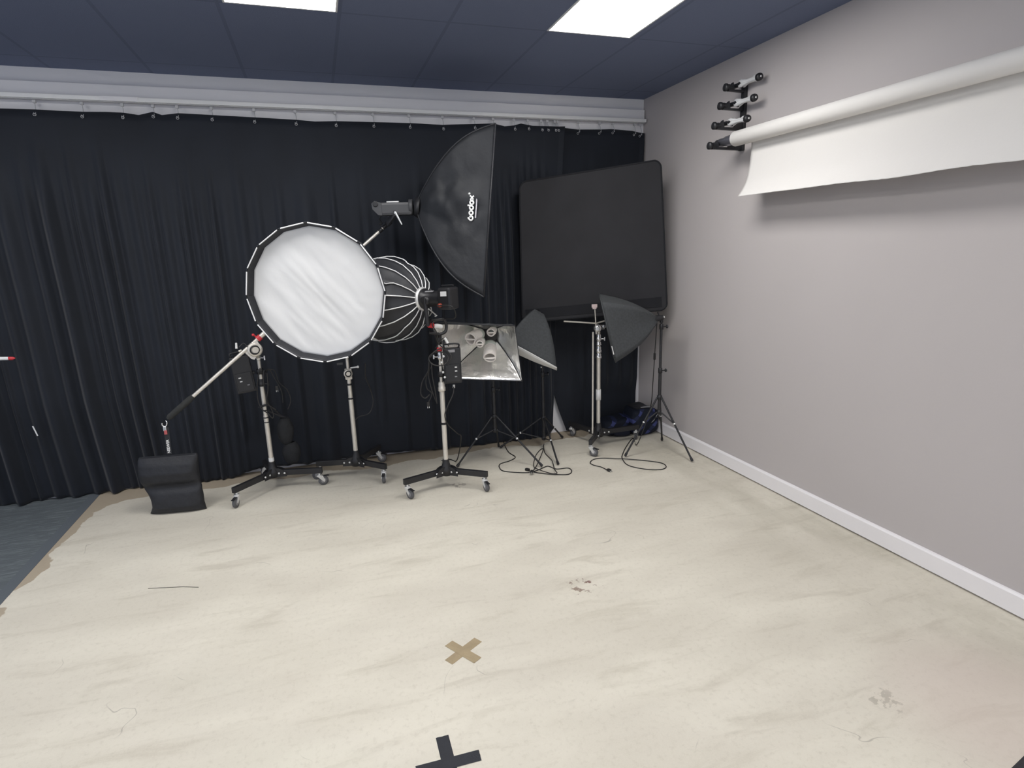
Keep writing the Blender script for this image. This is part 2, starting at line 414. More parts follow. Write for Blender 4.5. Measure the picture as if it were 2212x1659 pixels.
def fold(x, z, seed):
    """how far the cloth stands out of its plane at x, z"""
    d = 0.0
    lean = 0.075*max(0.0, (2.6-z)/2.5)**1.3*max(0, min(1, (-0.9-x)/0.7))
    xs = x-lean+0.012*noise.noise(V((x*1.5, z*0.9, 9)))*min(1, max(0, 2.8-z))
    i = bisect.bisect(RXS, xs)
    for j in (i-1, i):
        if not 0 <= j < len(ridges): continue
        rx, ka, kw, z0, wmax = ridges[j]
        gl = rx-RXS[j-1] if j > 0 else 0.2; gr = RXS[j+1]-rx if j+1 < len(RXS) else 0.2
        g = (gr if xs > rx else gl)
        w = min(g*0.5, wmax*kw)
        k = min(1.0, max(0.0, (z0-z)/0.75)); k = k*k*(3-2*k)
        q = abs(xs-rx)/w
        if q < 1: d += min(1.25*min(min(gl, gr)*0.5, wmax)*ka, 0.095)*k*(0.5+0.5*math.cos(PI*q))**0.8
    d += 0.008*noise.noise(V((x*2.3+seed, z*0.8, 1.7)))*min(1, (3.0-z)) + 0.004*noise.noise(V((x*7+seed, z*1.6, 4)))
    d = max(-0.02, min(0.11, d))
    if seed > 1: d *= min(1, max(0.0, (x-XS-0.02)/0.15))       # flat where it lies behind the other curtain
    elif x > XS-0.2: d = max(d, 0.004)
    for kx, kw, kz, lim in CLEAR:                              # cloth pushed back by the stands' feet
        k = min(1, max(0, (kw+0.12-abs(x-kx))/0.12))*min(1, max(0, (kz+0.15-z)/0.15))
        if k > 0: d = min(d, d+(lim-d)*k) if d > lim else d
    return d
hem_tab = [(AY(px, py, CY).x, AY(px, py, CY).z) for px, py in [(0, 1084), (60, 1072), (120, 1062), (160, 1068), (200, 1068), (260, 1058), (320, 1045), (380, 1042), (440, 1050), (500, 1032), (560, 1012), (700, 996), (860, 976), (960, 968), (1080, 957), (1160, 946), (1185, 940), (1194, 925), (1235, 934), (1300, 925), (1380, 905)]]
top_tab = [(AY(px, py, CY).x, AY(px, py, CY).z) for px, py in [(0, 236), (78, 238), (130, 241), (180, 243), (230, 243), (267, 245), (300, 250), (330, 243), (350, 250), (385, 246), (459, 250), (550, 255), (639, 260), (680, 264), (725, 263), (806, 265), (884, 267), (956, 271), (1024, 269), (1065, 268), (1090, 274), (1110, 272), (1125, 268), (1150, 273), (1219, 275), (1252, 279), (1300, 279), (1324, 278), (1370, 282), (1396, 288)]]
def curtain(label, xa, xb, edge_l, edge_r, seed, hooks, depth):
    root = thing('curtain', ((xa+xb)/2, CY, 0.03), label, 'curtain', 'black studio curtains')
    nu, nv = int((xb-xa)/0.007), 90
    def fn(u, v):
        vv = v**0.85
        z_ = 2.93*(1-vv)
        x0 = edge_l(z_); x1 = edge_r(z_)
        x = x0+(x1-x0)*u
        zt = interp(top_tab, x)+0.004; zb = max(0.006, interp(hem_tab, x)+0.004*math.sin(x*31))
        z = zt+(zb-zt)*vv
        e = min(1, min(u, 1-u)*nu*0.007/0.05)
        back = 0.065*min(1, max(0, (-1.15-x)/0.3))*max(0.0, 1-z/0.8)     # the foot drags back towards the wall on the carpet
        if back: z = max(0.012, z-0.08*min(1, max(0, (-1.15-x)/0.3))*max(0, 1-z/0.4))
        y = CY+depth-0.005-fold(x, z, seed)-(1-e)*0.012+back
        return V((x, min(y, YB-0.012), z))
    MB().grid(fn, nu, nv).build('cloth', M['curtain'], root, solid=-0.003)
    # hem stitched along the foot
    for hx in hooks:
        zt = interp(top_tab, hx)
        h = MB()
        h.box((hx, RY, 2.978), (0.022, 0.016, 0.022), None, 0, 0.003)
        h.tube(spline([(hx, RY, 2.970), (hx+0.004, RY-0.004, 2.955), (hx+0.006, RY-0.022, zt-0.012), (hx, RY-0.03, zt-0.03), (hx-0.007, RY-0.028, zt-0.018)], 5), 0.0022, 6)
        h.torus((hx, CY+depth-0.018, zt-0.032), (0, 1, 0), 0.009, 0.002, 14, 6)
        h.build('hook', M['hookgrey'], root)
    return root
XS = AY(1219, 275, CY).x
left_r = lambda z: interp([(0.0, AY(1193, 940, CY).x), (0.5, AY(1196, 860, CY).x), (1.2, AY(1198, 720, CY).x), (2.95, XS)], z)
right_l = lambda z: interp([(0.0, AY(1226, 940, CY).x), (0.20, AY(1210, 897, CY).x), (0.40, AY(1197, 862, CY).x), (0.8, AY(1188, 800, CY).x), (2.95, XS-0.06)], z)
right_r = lambda z: interp([(0.0, 3.085), (1.3, 3.10), (2.7, 3.118), (2.95, 3.126)], z)
cl = curtain('wide black curtain covering most of the back wall, behind the white round softbox', -4.1, XS, lambda z: -4.15, left_r, 0.0, [-2.75, -2.4]+[h for h in hook_x if h < XS-0.03], 0.0)
cr = curtain('narrow black curtain in the corner behind the black panel and chrome stand', XS-0.06, 3.12, right_l, right_r, 5.0, [h for h in hook_x if h >= XS-0.03]+[3.07], 0.042)
q = AY(76, 931, CY-0.07)
MB().box(q, (0.009, 0.003, 0.085), (V((0.97, 0, 0.22)), V((0, 1, 0)), V((-0.22, 0, 0.97))), 0, 0.001).build('tag', M['white'], cl)

# ------------------------------------------------------------------ ceiling panels
def ceiling_panel(x0, y0, label, group=None):
    t = thing('ceiling_light', (x0+0.2935, y0+0.595, H-0.02), label, 'ceiling light', group)
    c = V((x0+0.2935, y0+0.595, H))
    f = MB()
    for dx, dy, sx, sy in ((0, 0.5875, 0.603, 0.012), (0, -0.5875, 0.603, 0.012), (0.2955, 0, 0.012, 1.163), (-0.2955, 0, 0.012, 1.163)):
        f.box(c+V((dx, dy, -0.0025)), (sx, sy, 0.005))
    f.build('frame', M['frame'], t)
    MB().box(c+V((0, 0, -0.0015)), (0.58, 1.163, 0.003)).build('diffuser', M['panel'], t)
ceiling_panel(1.562, 2.70, 'glowing white ceiling panel nearest the grey right wall')
ceiling_panel(-0.338, 2.70, 'glowing white ceiling panel above the round white softbox, away from the right wall')
for px in (1.562, -0.338, -2.25):  # further panels out of view, added to light the room
    for py in (-0.75,) if px > -2 else (2.70, -0.75):
        ceiling_panel(px, py, 'unseen ceiling panel added for its light over the floor behind the camera' if px > -2 else 'unseen ceiling panel added for its light over the carpet', 'added ceiling panels behind the camera' if px > -2 else 'added ceiling panels over the carpet')

# ------------------------------------------------------------------ rolling stands
def caster(floor_pt, top_z, swivel, parent):
    """wheel, fork, stem, brake lever; floor_pt is where the wheel touches"""
    fp = V(floor_pt); d = V((math.cos(swivel), math.sin(swivel), 0)); sd = V((-d.y, d.x, 0))
    R = 0.040; wc = fp+V((0, 0, R)); stem = fp-d*0.03
    c = MB()
    c.cyl(stem+V((0, 0, 0.088)), stem+V((0, 0, top_z)), 0.009, None, 12)
    c.cyl(stem+V((0, 0, 0.083)), stem+V((0, 0, 0.096)), 0.021, None, 16)
    for s in (-1, 1):
        o = sd*(0.0155*s)
        pts = [stem-d*0.018+V((0, 0, 0.084))+o, stem+d*0.022+V((0, 0, 0.084))+o, wc+d*0.010+V((0, 0, 0.004))+o, wc+V((0, 0, -0.010))+o, wc-d*0.010+V((0, 0, 0.0))+o]
        c.poly(pts, 0.0025, sd*s)
    c.box(stem+d*0.004+V((0, 0, 0.084)), (0.044, 0.034, 0.004), (d, sd, V((0, 0, 1))))
    ob = c.build('caster', M['zinc'], parent)
    w = MB(); o0 = wc-sd*0.0125
    w.lathe(o0, sd, [(0, 0.022), (0.0, R-0.006), (0.004, R), (0.021, R), (0.025, R-0.006), (0.025, 0.022)], 24)
    w.build('wheel', M['rubber'], ob)
    h = MB(); h.lathe(wc-sd*0.0135, sd, [(0, 0.006), (0.0, 0.023), (0.027, 0.023), (0.027, 0.006)], 18)
    h.build('wheel_hub', M['hubgrey'], ob)
    l = MB(); l.beam(stem+d*0.015+V((0, 0, 0.083)), stem+d*0.078+V((0, 0, 0.074)), 0.024, 0.004)
    l.build('brake_lever', M['blackmetal'], ob)

def rolling_stand(name, label, c, casters, swivels, pole, metal, group, hub=True):
    """c: centre on the floor; pole: list of (z0, z1, radius)"""
    c = V((c[0], c[1], 0)); t = thing(name, c, label, 'stand', group)
    LZ = 0.135
    h = MB()
    h.lathe(c+V((0, 0, 0.10)), (0, 0, 1), [(0, 0.026), (0.0, 0.046), (0.05, 0.046), (0.075, 0.036), (0.10, 0.028), (0.13, 0.026)], 20)
    for fp in casters:
        d = (V(fp)-c); d.z = 0; d.normalize(); sd = V((-d.y, d.x, 0))
        for s in (-1, 1):   # half-round hinge cheeks
            o = c+d*0.028+V((0, 0, LZ-0.032))+sd*(0.0185*s)
            h.poly([o]+[o+d*(0.085*math.cos(a))+V((0, 0, 0.075*math.sin(a))) for a in [k*PI/14 for k in range(8)]]+[o+V((0, 0, 0.075))], 0.004, sd*s)
    h.build('hub', M['blackmetal'], t)
    for fp, sw in zip(casters, swivels):
        fp = V(fp); dd = V((math.cos(sw), math.sin(sw), 0)); e = fp-dd*0.03
        d = (e-c); d.z = 0; d.normalize(); sd = V((-d.y, d.x, 0))
        p0 = c+d*0.04+V((0, 0, LZ)); p1 = V((e.x, e.y, LZ))+d*0.028
        lg = MB().beam(p0, p1, 0.030, 0.046).build('leg', M['blackmetal'], t)
        for k in (0.055, 0.10):
            for s in (-1, 1):
                o = c+d*k+V((0, 0, LZ-0.002))+sd*(0.021*s)
                MB().lathe(o, sd*s, [(0, 0.0085), (0.004, 0.0085), (0.008, 0.004)], 10).build('bolt', M['zinc'], lg)
        caster(fp, LZ-0.02, sw, t)
    p = MB(); k = MB()
    for i, (z0, z1, r) in enumerate(pole):
        p.cyl(c+V((0, 0, z0)), c+V((0, 0, z1)), r, None, 18)
    p.build('pole', metal, t)
    return t, c
def collar(c, z, r, parent, side=0.0, m=None, h=0.06, knob=True):
    """clamping collar with a T-knob at height z of a pole"""
    c = V(c); o = V((c.x, c.y, z)); d = V((math.cos(side), math.sin(side), 0)); b = MB()
    b.lathe(o, (0, 0, 1), [(0, r*1.05), (0.004, r*1.45), (h*0.45, r*1.45), (h*0.5, r*1.2), (h*0.75, r*1.3), (h, r*1.05)], 18)
    ob = b.build('collar', m or M['chrome'], parent)
    if knob:
        k = MB(); k.cyl(o+V((0, 0, h*0.3)), o+V((0, 0, h*0.3))+d*(r+0.035), 0.005, None, 10)
        k.cyl(o+V((0, 0, h*0.3-0.017))+d*(r+0.037), o+V((0, 0, h*0.3+0.017))+d*(r+0.037), 0.0065, None, 10)
        k.build('knob', m or M['chrome'], ob)
    return ob

# --- boom stand (silver arm, weighted by the black bag)
c1 = AZ(592, 1012, 0.17); ca = AZ(511, 1096); cb = AZ(700, 1047)
mid = (ca+cb)/2; perp = V((-(cb-ca).y, (cb-ca).x, 0)).normalized()
c1 = mid+perp*(cb-ca).length*0.30; cc = c1+perp*0.31
st1, c1 = rolling_stand('boom_stand', 'rolling boom stand with long silver arm slanting up behind the round white softbox', c1, [ca, cb, cc], [4.4, 0.35, 2.2],
                        [(0.19, 0.62, 0.0185), (0.60, 0.86, 0.016), (0.84, 1.12, 0.0125)], M['alu'], 'rolling studio stands')
TOP1 = V((c1.x, c1.y, 1.17))
collar(c1, 1.07, 0.0135, st1, -0.4); collar(c1, 0.86, 0.016, st1, -0.3, M['blackplastic'])
for z in (0.66, 0.60, 0.56): MB().lathe((c1.x, c1.y, z), (0, 0, 1), [(0, 0.0195), (0.008, 0.0195)], 14).build('strap', M['blackplastic'], st1)
MB().lathe((c1.x, c1.y, 0.235), (0, 0, 1), [(0, 0.021), (0.03, 0.021)], 14).build('tape_wrap', M['white'], st1)
# grip head and boom arm
bend = AY(362, 905, 4.72); btip = AY(842, 480, 5.0)
bd = (btip-bend).normalized(); bx, by, bz = basis(bd)
pv = bend+bd*((TOP1-bend).dot(bd)); 
g = MB()
side = V((0.25, -0.97, 0)).normalized()
g.lathe(pv-side*0.002+V((0.012, 0, -0.045)), side, [(0, 0.02), (0, 0.055), (0.014, 0.055), (0.02, 0.046), (0.02, 0.02)], 24)
g.lathe(pv+side*0.016+V((0.012, 0, -0.045)), side, [(0, 0.026), (0.012, 0.024)], 18)
g.poly([pv+V((-0.075, 0, -0.045)), pv+V((0.03, 0, 0.03)), pv+V((0.06, 0, -0.03)), pv+V((0.0, 0, -0.12)), pv+V((-0.02, 0, -0.115))], 0.012, side)
g.cyl(V((c1.x, c1.y, 1.09)), pv+V((0.004, 0, -0.06)), 0.0155, None, 14)
g.build('grip_head', M['alu'], st1)
MB().torus(pv+V((0.008, 0, -0.045))+side*0.022, side, 0.031, 0.006, 22, 8).build('grip_ring', M['blackplastic'], st1)
a = MB()
L = (btip-bend).length
a.cyl(bend+bd*0.12, bend+bd*(L*0.39), 0.0135, None, 16)
a.cyl(bend+bd*(L*0.378), bend+bd*(L*0.52), 0.0185, None, 16)
a.cyl(bend+bd*(L*0.50), bend+bd*(L*0.965), 0.0125, None, 16)
arm = a.build('boom_arm', M['alu'], st1)
MB().tube([bend+bd*t for t in (0.0, 0.02, 0.2, 0.235)], [0.012, 0.023, 0.023, 0.018], 16).build('foam_grip', M['foam'], arm)
r = MB(); r.cyl(bend+bd*(L*0.385-0.012), bend+bd*(L*0.385+0.018), 0.0235, None, 18)
r.cyl(bend+bd*(L*0.385), bend+bd*(L*0.385)+V((-0.035, -0.01, 0.03)), 0.006, None, 8); r.ball(bend+bd*(L*0.385)+V((-0.035, -0.01, 0.03)), 0.011)
r.build('lock_collar', M['red'], arm)
MB().cyl(bend+bd*(L*0.945), bend+bd*(L*0.962), 0.016, None, 14).build('end_collar', M['blackplastic'], arm)
w = MB(); kn = AY(510, 747, 4.80); w.tube(spline([pv+V((-0.02, -0.02, -0.05)), (pv+kn)/2+V((0, 0, 0.012)), kn+V((0.02, 0, -0.012))], 6), 0.004, 8)
w.build('lock_lever', M['blackmetal'], st1); MB().cyl(kn+V((0, 0, -0.02)), kn+V((0.003, 0, 0.022)), 0.009, 0.007, 12).build('lever_tip', M['white'], st1)
MB().cyl(AY(521, 750, 4.8)-V((0.02, 0, 0.03)), AY(521, 750, 4.8)+V((0.0, 0.0, -0.022)), 0.008, 0.006, 10).build('thumb_screw', M['alu'], arm)

# --- stand under the round white softbox
ca = AZ(830, 1043); cb = AZ(815, 990); cb = V((0.40, 5.20, 0)); c2 = AZ(771, 992, 0.17); c2 = V((0.165, 4.93, 0))
cc = V((-0.165, 4.985, 0))
st2, c2 = rolling_stand('roller_stand', 'rolling stand directly below the round white softbox, silver pole with two black bands', c2, [ca, cb, cc], [4.5, 5.9, 3.3],
                        [(0.19, 0.70, 0.0195), (0.68, 0.93, 0.017), (0.92, 1.465, 0.012)], M['alu'], 'rolling studio stands')
for z in (0.68, 0.80): MB().lathe((c2.x, c2.y, z), (0, 0, 1), [(0, 0.0225), (0.014, 0.0225)], 16).build('band', M['blackplastic'], st2)
g = MB(); o = V((c2.x-0.005, c2.y-0.03, 0.905)); sd = V((0.1, -1, 0)).normalized()
g.lathe(o, sd, [(0, 0.01), (0, 0.035), (0.018, 0.035), (0.022, 0.028)], 20); g.box(V((c2.x, c2.y, 0.895)), (0.055, 0.05, 0.09), None, 0, 0.008)
g.build('grip_head', M['alu'], st2)
k = MB(); k.cyl(V((c2.x+0.02, c2.y-0.01, 0.945)), V((c2.x+0.075, c2.y-0.02, 0.95)), 0.006, None, 10); k.ball(V((c2.x+0.08, c2.y-0.02, 0.951)), 0.011)
k.build('knob', M['white'], st2)
MB().torus(o+sd*0.02, sd, 0.022, 0.006, 20, 8).build('grip_ring', M['blackplastic'], st2)

# --- stand under the lantern softbox
ca = AZ(887, 1077); cb = AZ(1051, 1061)
mid = (ca+cb)/2; perp = V((-(cb-ca).y, (cb-ca).x, 0)).normalized(); c3 = mid+perp*0.185; cc = c3+perp*0.36
st3, c3 = rolling_stand('roller_stand', 'front rolling stand in the middle of the floor, silver pole beside hanging black control box', c3, [ca, cb, cc], [5.2, 4.9, 1.7],
                        [(0.17, 0.80, 0.0195), (0.78, 1.02, 0.0125), (1.0, 1.16, 0.0105)], M['alu'], 'rolling studio stands')
collar(c3, 0.79, 0.02, st3, -0.5, M['alu'], 0.075, False)
collar(c3, 1.045, 0.0135, st3, 2.6)
rc = MB(); rc.lathe((c3.x, c3.y, 1.105), (0, 0, 1), [(0, 0.014), (0.004, 0.02), (0.03, 0.02), (0.034, 0.014)], 14); rc.build('lock_ring', M['red'], st3)
MB().lathe((c3.x, c3.y, 0.52), (0, 0, 1), [(0, 0.0215), (0.018, 0.0215)], 14).build('cable_tie', M['blackplastic'], st3)

# ------------------------------------------------------------------ softbox shells
def shell(ring_pts, rim_pts, parent, mats, bulge=0.12, sag=0.03, nt=10, nw=8, thick=0.003, wr=0.004, pinch=0.0):
    """fabric panels stretched over ribs that run from ring_pts to rim_pts; ribs bow outwards, cloth sags between them"""
    n = len(ring_pts); cr_ = sum((V(p) for p in ring_pts), V())/n; cm = sum((V(p) for p in rim_pts), V())/n
    ax = (cm-cr_).normalized(); Lx = (cm-cr_).length
    def rib(i, t):
        a, b = V(ring_pts[i % n]), V(rim_pts[i % n]); p = a.lerp(b, t)
        o = p-cr_; o = o-ax*o.dot(ax); o = o.normalized()
        return p+o*(bulge*Lx*math.sin(PI*t**0.85))-ax*0
    b = MB()
    for i in range(n):
        def fn(u, v, i=i):
            p = rib(i, v).lerp(rib(i+1, v), u); c = cr_+ax*((p-cr_).dot(ax)); o = (c-p)
            s_ = sag*math.sin(PI*u)*math.sin(PI*min(1, v*0.9+0.1))
            w = wr*(noise.noise(p*6)+0.6*noise.noise(V((p.x*5+p.z*9, p.y*4, p.z*3-p.x*8)))+0.4*abs(noise.noise(p*14)))*math.sin(PI*u)**0.6*math.sin(PI*v)**0.7
            return p+o.normalized()*(s_+w)
        b.grid(fn, nw, nt)
    f0 = b.f[(nw*nt)//2+nw//2]; p0, p1, p2 = (b.v[k] for k in f0[:3]); nrm = (p1-p0).cross(p2-p0); o = p0-cr_; o = o-ax*o.dot(ax)
    if nrm.dot(o) < 0: b.f = [f[::-1] for f in b.f]
    return b.build('shell', mats, parent, solid=thick, matoff=1), rib

def outline(b, pts, r, seg=6): return b.tube([V(p) for p in pts], r, seg, 0, True)

# --- A: round white softbox (16 sides, recessed front cloth)
An = V((-0.33, -0.94, -0.11)).normalized()
Ac = AY(682, 637, 4.05); Ac = Ac + (CAM-Ac).normalized()*0.0
ax_, ay_, az_ = basis(An)   # ax_ horizontal, ay_ up
R16 = 0.452; NS = 16
Ap = lambda r, d: [Ac - An*d + ax_*(r*math.cos(2*PI*k/NS)) + ay_*(r*math.sin(2*PI*k/NS)) for k in range(NS)]
rim = Ap(R16, 0.0); ringA = Ap(0.075, 0.33)
sbA = thing('round_softbox', V((Ac.x, Ac.y, Ac.z-R16)), 'large round softbox with white cloth front, facing the room', 'softbox', 'softboxes')
shell(ringA, rim, sbA, [M['nylon'], M['nylon']], 0.42, 0.006, 12, 4)
b = MB()   # black lip between the rim and the recessed front cloth
lipout = Ap(R16+0.004, -0.002); inner = Ap(R16-0.021, 0.056)
b.add(lipout+inner, [[i, (i+1) % NS, NS+(i+1) % NS, NS+i] for i in range(NS)], 0, False)
b.build('lip', M['bag'], sbA, solid=0.004)
d_ = MB()
def front(u, v):
    a = 2*PI*u; k = a/(2*PI)*NS; i = int(math.floor(k)); f = k-i
    e = V(inner[i % NS]).lerp(V(inner[(i+1) % NS]), f); cen = Ac-An*0.056
    p = cen.lerp(e, v*1.01)
    x = (p-cen).dot(ax_); y = (p-cen).dot(ay_)
    q = x*0.78+y*0.62; s_ = -x*0.62+y*0.78
    w = 0.012*noise.noise(V((q*9, s_*2.2, 3)))+0.006*noise.noise(V((q*24, s_*4, 7)))+0.008*math.sin(PI*v)*noise.noise(V((x*2, y*2, 5)))
    if x > 0.1: w += 0.012*max(0, v-0.5)*(1-v)*8*noise.noise(V((math.atan2(y, x)*7, 2.5, v*0.6)))
    w += 0.004*abs(noise.noise(V((q*5+3, s_*5, 1))))*-1.5
    return p+An*w*min(1, (1-v)*8)
d_.grid(front, 96, 26)
d_.build('front_cloth', M['diffuser'], sbA, solid=-0.002)
for i in range(NS):   # short white rods sleeved along the rim
    p0, p1 = V(rim[i]), V(rim[(i+1) % NS]); o = ((p0+p1)/2-Ac).normalized()*0.004+An*0.003
    MB().tube([p0.lerp(p1, 0.07)+o, p0.lerp(p1, 0.93)+o], 0.0042, 8).build('rim_rod', M['whiterod'], sbA)
b = MB(); b.lathe(Ac-An*0.315, -An, [(0, 0.06), (0, 0.088), (0.03, 0.088), (0.03, 0.06)], 24); b.build('mount_ring', M['blackmetal'], sbA)
lb = Ac-An*0.348
lt = thing('studio_light', lb, 'grey studio light behind the round white softbox, on its stand', 'studio light', 'studio lights')
MB().lathe(lb, -An, [(0, 0.05), (0.0, 0.062), (0.2, 0.062), (0.215, 0.05)], 22).build('body', M['greyplastic'], lt)
br = MB(); hp = V((c2.x, c2.y, 1.46)); br.tube(spline([lb-An*0.13+V((0, 0, -0.065)), lb-An*0.16+V((0, 0, -0.10)), hp+V((-0.03, -0.02, 0.03)), hp+V((0, 0, 0.045))], 6), 0.013, 10)
br.lathe(hp+V((0, 0, 0.01)), (0, 0, 1), [(0, 0.0125), (0, 0.02), (0.05, 0.02)], 14, 0, False); br.build('bracket', M['blackmetal'], lt)
MB().box(AY(734, 786, 4.25), (0.04, 0.003, 0.016)).build('label', M['greyplastic'], sbA)

# --- B: ribbed lantern softbox seen from behind
Bc = AY(912, 646, 4.40)
Bd = V((-0.68, 0.73, -0.04)).normalized()
bx_, by_, bz_ = basis(Bd)
Bp = lambda r, d, n=16: [Bc + Bd*d + bx_*(r*math.cos(2*PI*(k+0.5)/n)) + by_*(r*math.sin(2*PI*(k+0.5)/n)) for k in range(n)]
sbB = thing('ribbed_softbox', Bc+Bd*0.2-V((0, 0, 0.32)), 'deep black domed softbox with white outside ribs, beside the round white softbox', 'softbox', 'softboxes')
prof = [(0.0, 0.074), (0.015, 0.13), (0.05, 0.195), (0.11, 0.255), (0.18, 0.292), (0.26, 0.316), (0.34, 0.322), (0.42, 0.314)]
def Bprof(t):
    k = t*(len(prof)-1); i = min(int(k), len(prof)-2); f = k-i
    return [prof[i][j]+(prof[i+1][j]-prof[i][j])*f for j in (0, 1)]
b = MB()
def dome(u, v):
    d, r = Bprof(v); a = 2*PI*u; seg = u*16-0.5; f = seg-math.floor(seg)
    r = r*(1-0.035*math.sin(PI*f))-0.006
    return Bc+Bd*d+bx_*(r*math.cos(a))+by_*(r*math.sin(a))
b.grid(dome, 128, 21); b.build('shell', [M['nylon'], M['silver']], sbB, solid=-0.003, matoff=1)
rr = random.Random(3)
for k in range(16):
    a = 2*PI*(k+0.5)/16; pts = []
    kink = (k % 3 == 1); kt = 0.40
    for j in range(22):
        t = j/21; d, r = Bprof(t); r += 0.006
        a = 2*PI*(k+0.5)/16-(0.07*min(1, max(0, (t-kt)/0.06)) if kink else 0)
        if kink and kt < t: r += -0.004 if t < kt+0.1 else 0.006
        pts.append(Bc+Bd*(d-0.003)+bx_*(r*math.cos(a))+by_*(r*math.sin(a)))
    MB().tube(pts, 0.0042, 7).build('rib', M['whiterod'], sbB)
d, r = prof[-1]
b = MB(); b.torus(Bc+Bd*d, Bd, r, 0.008, 64, 8); b.build('rim', M['nylon'], sbB)
def cloth(u, v):
    a = 2*PI*u; return Bc+Bd*(d-0.01-0.02*math.sin(PI*v/2+PI/2))+bx_*(r*v*math.cos(a))+by_*(r*v*math.sin(a))
MB().grid(cloth, 48, 8).build('front_cloth', M['diffuser'], sbB, solid=0.002)
b = MB(); b.lathe(Bc-Bd*0.02, Bd, [(0, 0.060), (0, 0.084), (0.012, 0.09), (0.03, 0.084), (0.03, 0.060)], 32); b.build('speed_ring', M['zinc'], sbB)
# its light head
lB = thing('studio_light', Bc-Bd*0.02, 'black studio light on the ribbed softbox, with orange cable plug', 'studio light', 'studio lights')
b = MB(); o = Bc-Bd*0.022
b.lathe(o, -Bd, [(0, 0.03), (0, 0.078), (0.012, 0.078), (0.03, 0.062), (0.10, 0.055), (0.16, 0.055)], 28)
b.build('front_housing', M['blackplastic'], lB)
o2 = o-Bd*0.215; sdB = V((-Bd.y, Bd.x, 0)).normalized()
b = MB(); b.box(o2+V((0, 0, 0.0)), (0.115, 0.115, 0.16), (-Bd, sdB, V((0, 0, 1))), 0, 0.018)
b.box(o2+V((0, 0, 0.092)), (0.10, 0.02, 0.012), (-Bd, sdB, V((0, 0, 1))), 0, 0.004); b.build('rear_housing', M['blackplastic'], lB)
vside = sdB if sdB.dot(CAM-Bc) > 0 else -sdB
MB().box(Bc-Bd*0.092+V((0, 0, 0.055))+vside*0.03, (0.075, 0.004, 0.016), (-Bd, (vside*0.5+V((0, 0, .86))).normalized(), (-Bd).cross((vside*0.5+V((0, 0, .86))).normalized())), 0, 0.001).build('label', M['hubgrey'], lB)
MB().box(o2+vside*0.0585+V((0.0, 0, 0.035)), (0.052, 0.003, 0.034), (-Bd, vside, V((0, 0, 1)))).build('sticker', M['socket'], lB)
MB().lathe(o2+vside*0.055+Bd*0.03+V((0, 0, -0.045)), vside, [(0, 0.014), (0.022, 0.014), (0.03, 0.008)], 14).build('plug', mat('orange_plug', (0.26, 0.045, 0.025), 0.4), lB)
MB().lathe(o-Bd*0.05+vside*0.05+V((0, 0, -0.01)), vside, [(0, 0.034), (0.022, 0.034), (0.026, 0.026)], 22).build('tilt_knob', M['blackmetal'], lB)
pin = V((c3.x, c3.y, 1.16))
b = MB(); yk0 = o-Bd*0.05+vside*0.066
b.tube([yk0+V((0, 0, 0.02)), yk0+V((0.005, 0, -0.08)), yk0+V((0.012, 0, -0.19))], 0.016, 10)
yb = AY(943, 722, 4.40)
b.build('yoke_arm', M['blackmetal'], lB)
b = MB(); s0 = AY(927, 713, 4.38); s1 = AY(966, 712, 4.40)
b.tube(spline([s0+V((0, 0, -0.02)), AY(938, 720, 4.38), AY(950, 722, 4.39), AY(962, 716, 4.40), AY(964, 702, 4.41), AY(957, 690, 4.40), AY(938, 692, 4.38), AY(930, 692, 4.37), yk0+V((0.012, 0, -0.19))], 6), 0.012, 10)
b.lathe((pin.x, pin.y, 1.163), (0, 0, 1), [(0, 0.012), (0, 0.023), (0.07, 0.023), (0.075, 0.016)], 16)
b.tube([(pin.x, pin.y, 1.215), AY(945, 722, 4.39)], 0.018, 10)
b.poly([V((pin.x+0.022, pin.y-0.01, 1.16)), V((pin.x+0.05, pin.y-0.01, 1.175)), V((pin.x+0.06, pin.y-0.01, 1.215)), V((pin.x+0.024, pin.y-0.01, 1.19))], 0.012, V((0, -1, 0)))
b.build('yoke', M['blackmetal'], lB)
h0 = AY(923, 703, 4.36); h1 = AY(936, 703, 4.37)
b = MB(); b.tube([h0, h0.lerp(h1, 0.2), h1, h1+V((0.006, 0, 0))], [0.011, 0.017, 0.020, 0.015], 14); b.build('handle', M['red'], lB)
b = MB(); b.tube(spline([AY(937, 705, 4.375), AY(944, 704, 4.38), AY(955, 706, 4.39)], 4), [0.016]*3+[0.017]*3+[0.017]*2+[0.012], 12); b.build('handle_core', M['white'], lB)
b = MB(); b.tube(spline([o-Bd*0.07+vside*0.05+V((0, 0, -0.07)), AY(941, 680, 4.38), AY(940, 683, 4.375), AY(944, 681, 4.37)], 5), 0.005, 8); b.build('tilt_lever', M['zinc'], lB)

# --- C: big rectangular softbox on the boom, printed with its maker's name
tl, bl_ = AY(1070, 267, 4.30), AY(1045, 641, 4.30)           # near long edge
fd = V((0.262, 0.965, 0)).normalized()
Wc = 0.76
trf, brf = tl+fd*Wc+V((-0.012, 0, -0.02)), bl_+fd*Wc
Cc = (tl+bl_+trf+brf)/4
upC = (tl-bl_).normalized(); nC = fd.cross(upC).normalized()
if nC.x < 0: nC = -nC
rc_ = AY(905, 447, Cc.y+0.14)
sbC = thing('rectangular_softbox', V((Cc.x-0.2, Cc.y, bl_.z)), 'tall black rectangular softbox with white maker lettering, held up on the boom', 'softbox', 'softboxes')
rs = [rc_+upC*0.06-fd*0.05, rc_-upC*0.06-fd*0.05, rc_-upC*0.06+fd*0.05, rc_+upC*0.06+fd*0.05]
shC, ribC = shell(rs, [tl, bl_, brf, trf], sbC, [M['nylongrey'], M['silver']], 0.27, 0.018, 30, 28, 0.004, 0.045)
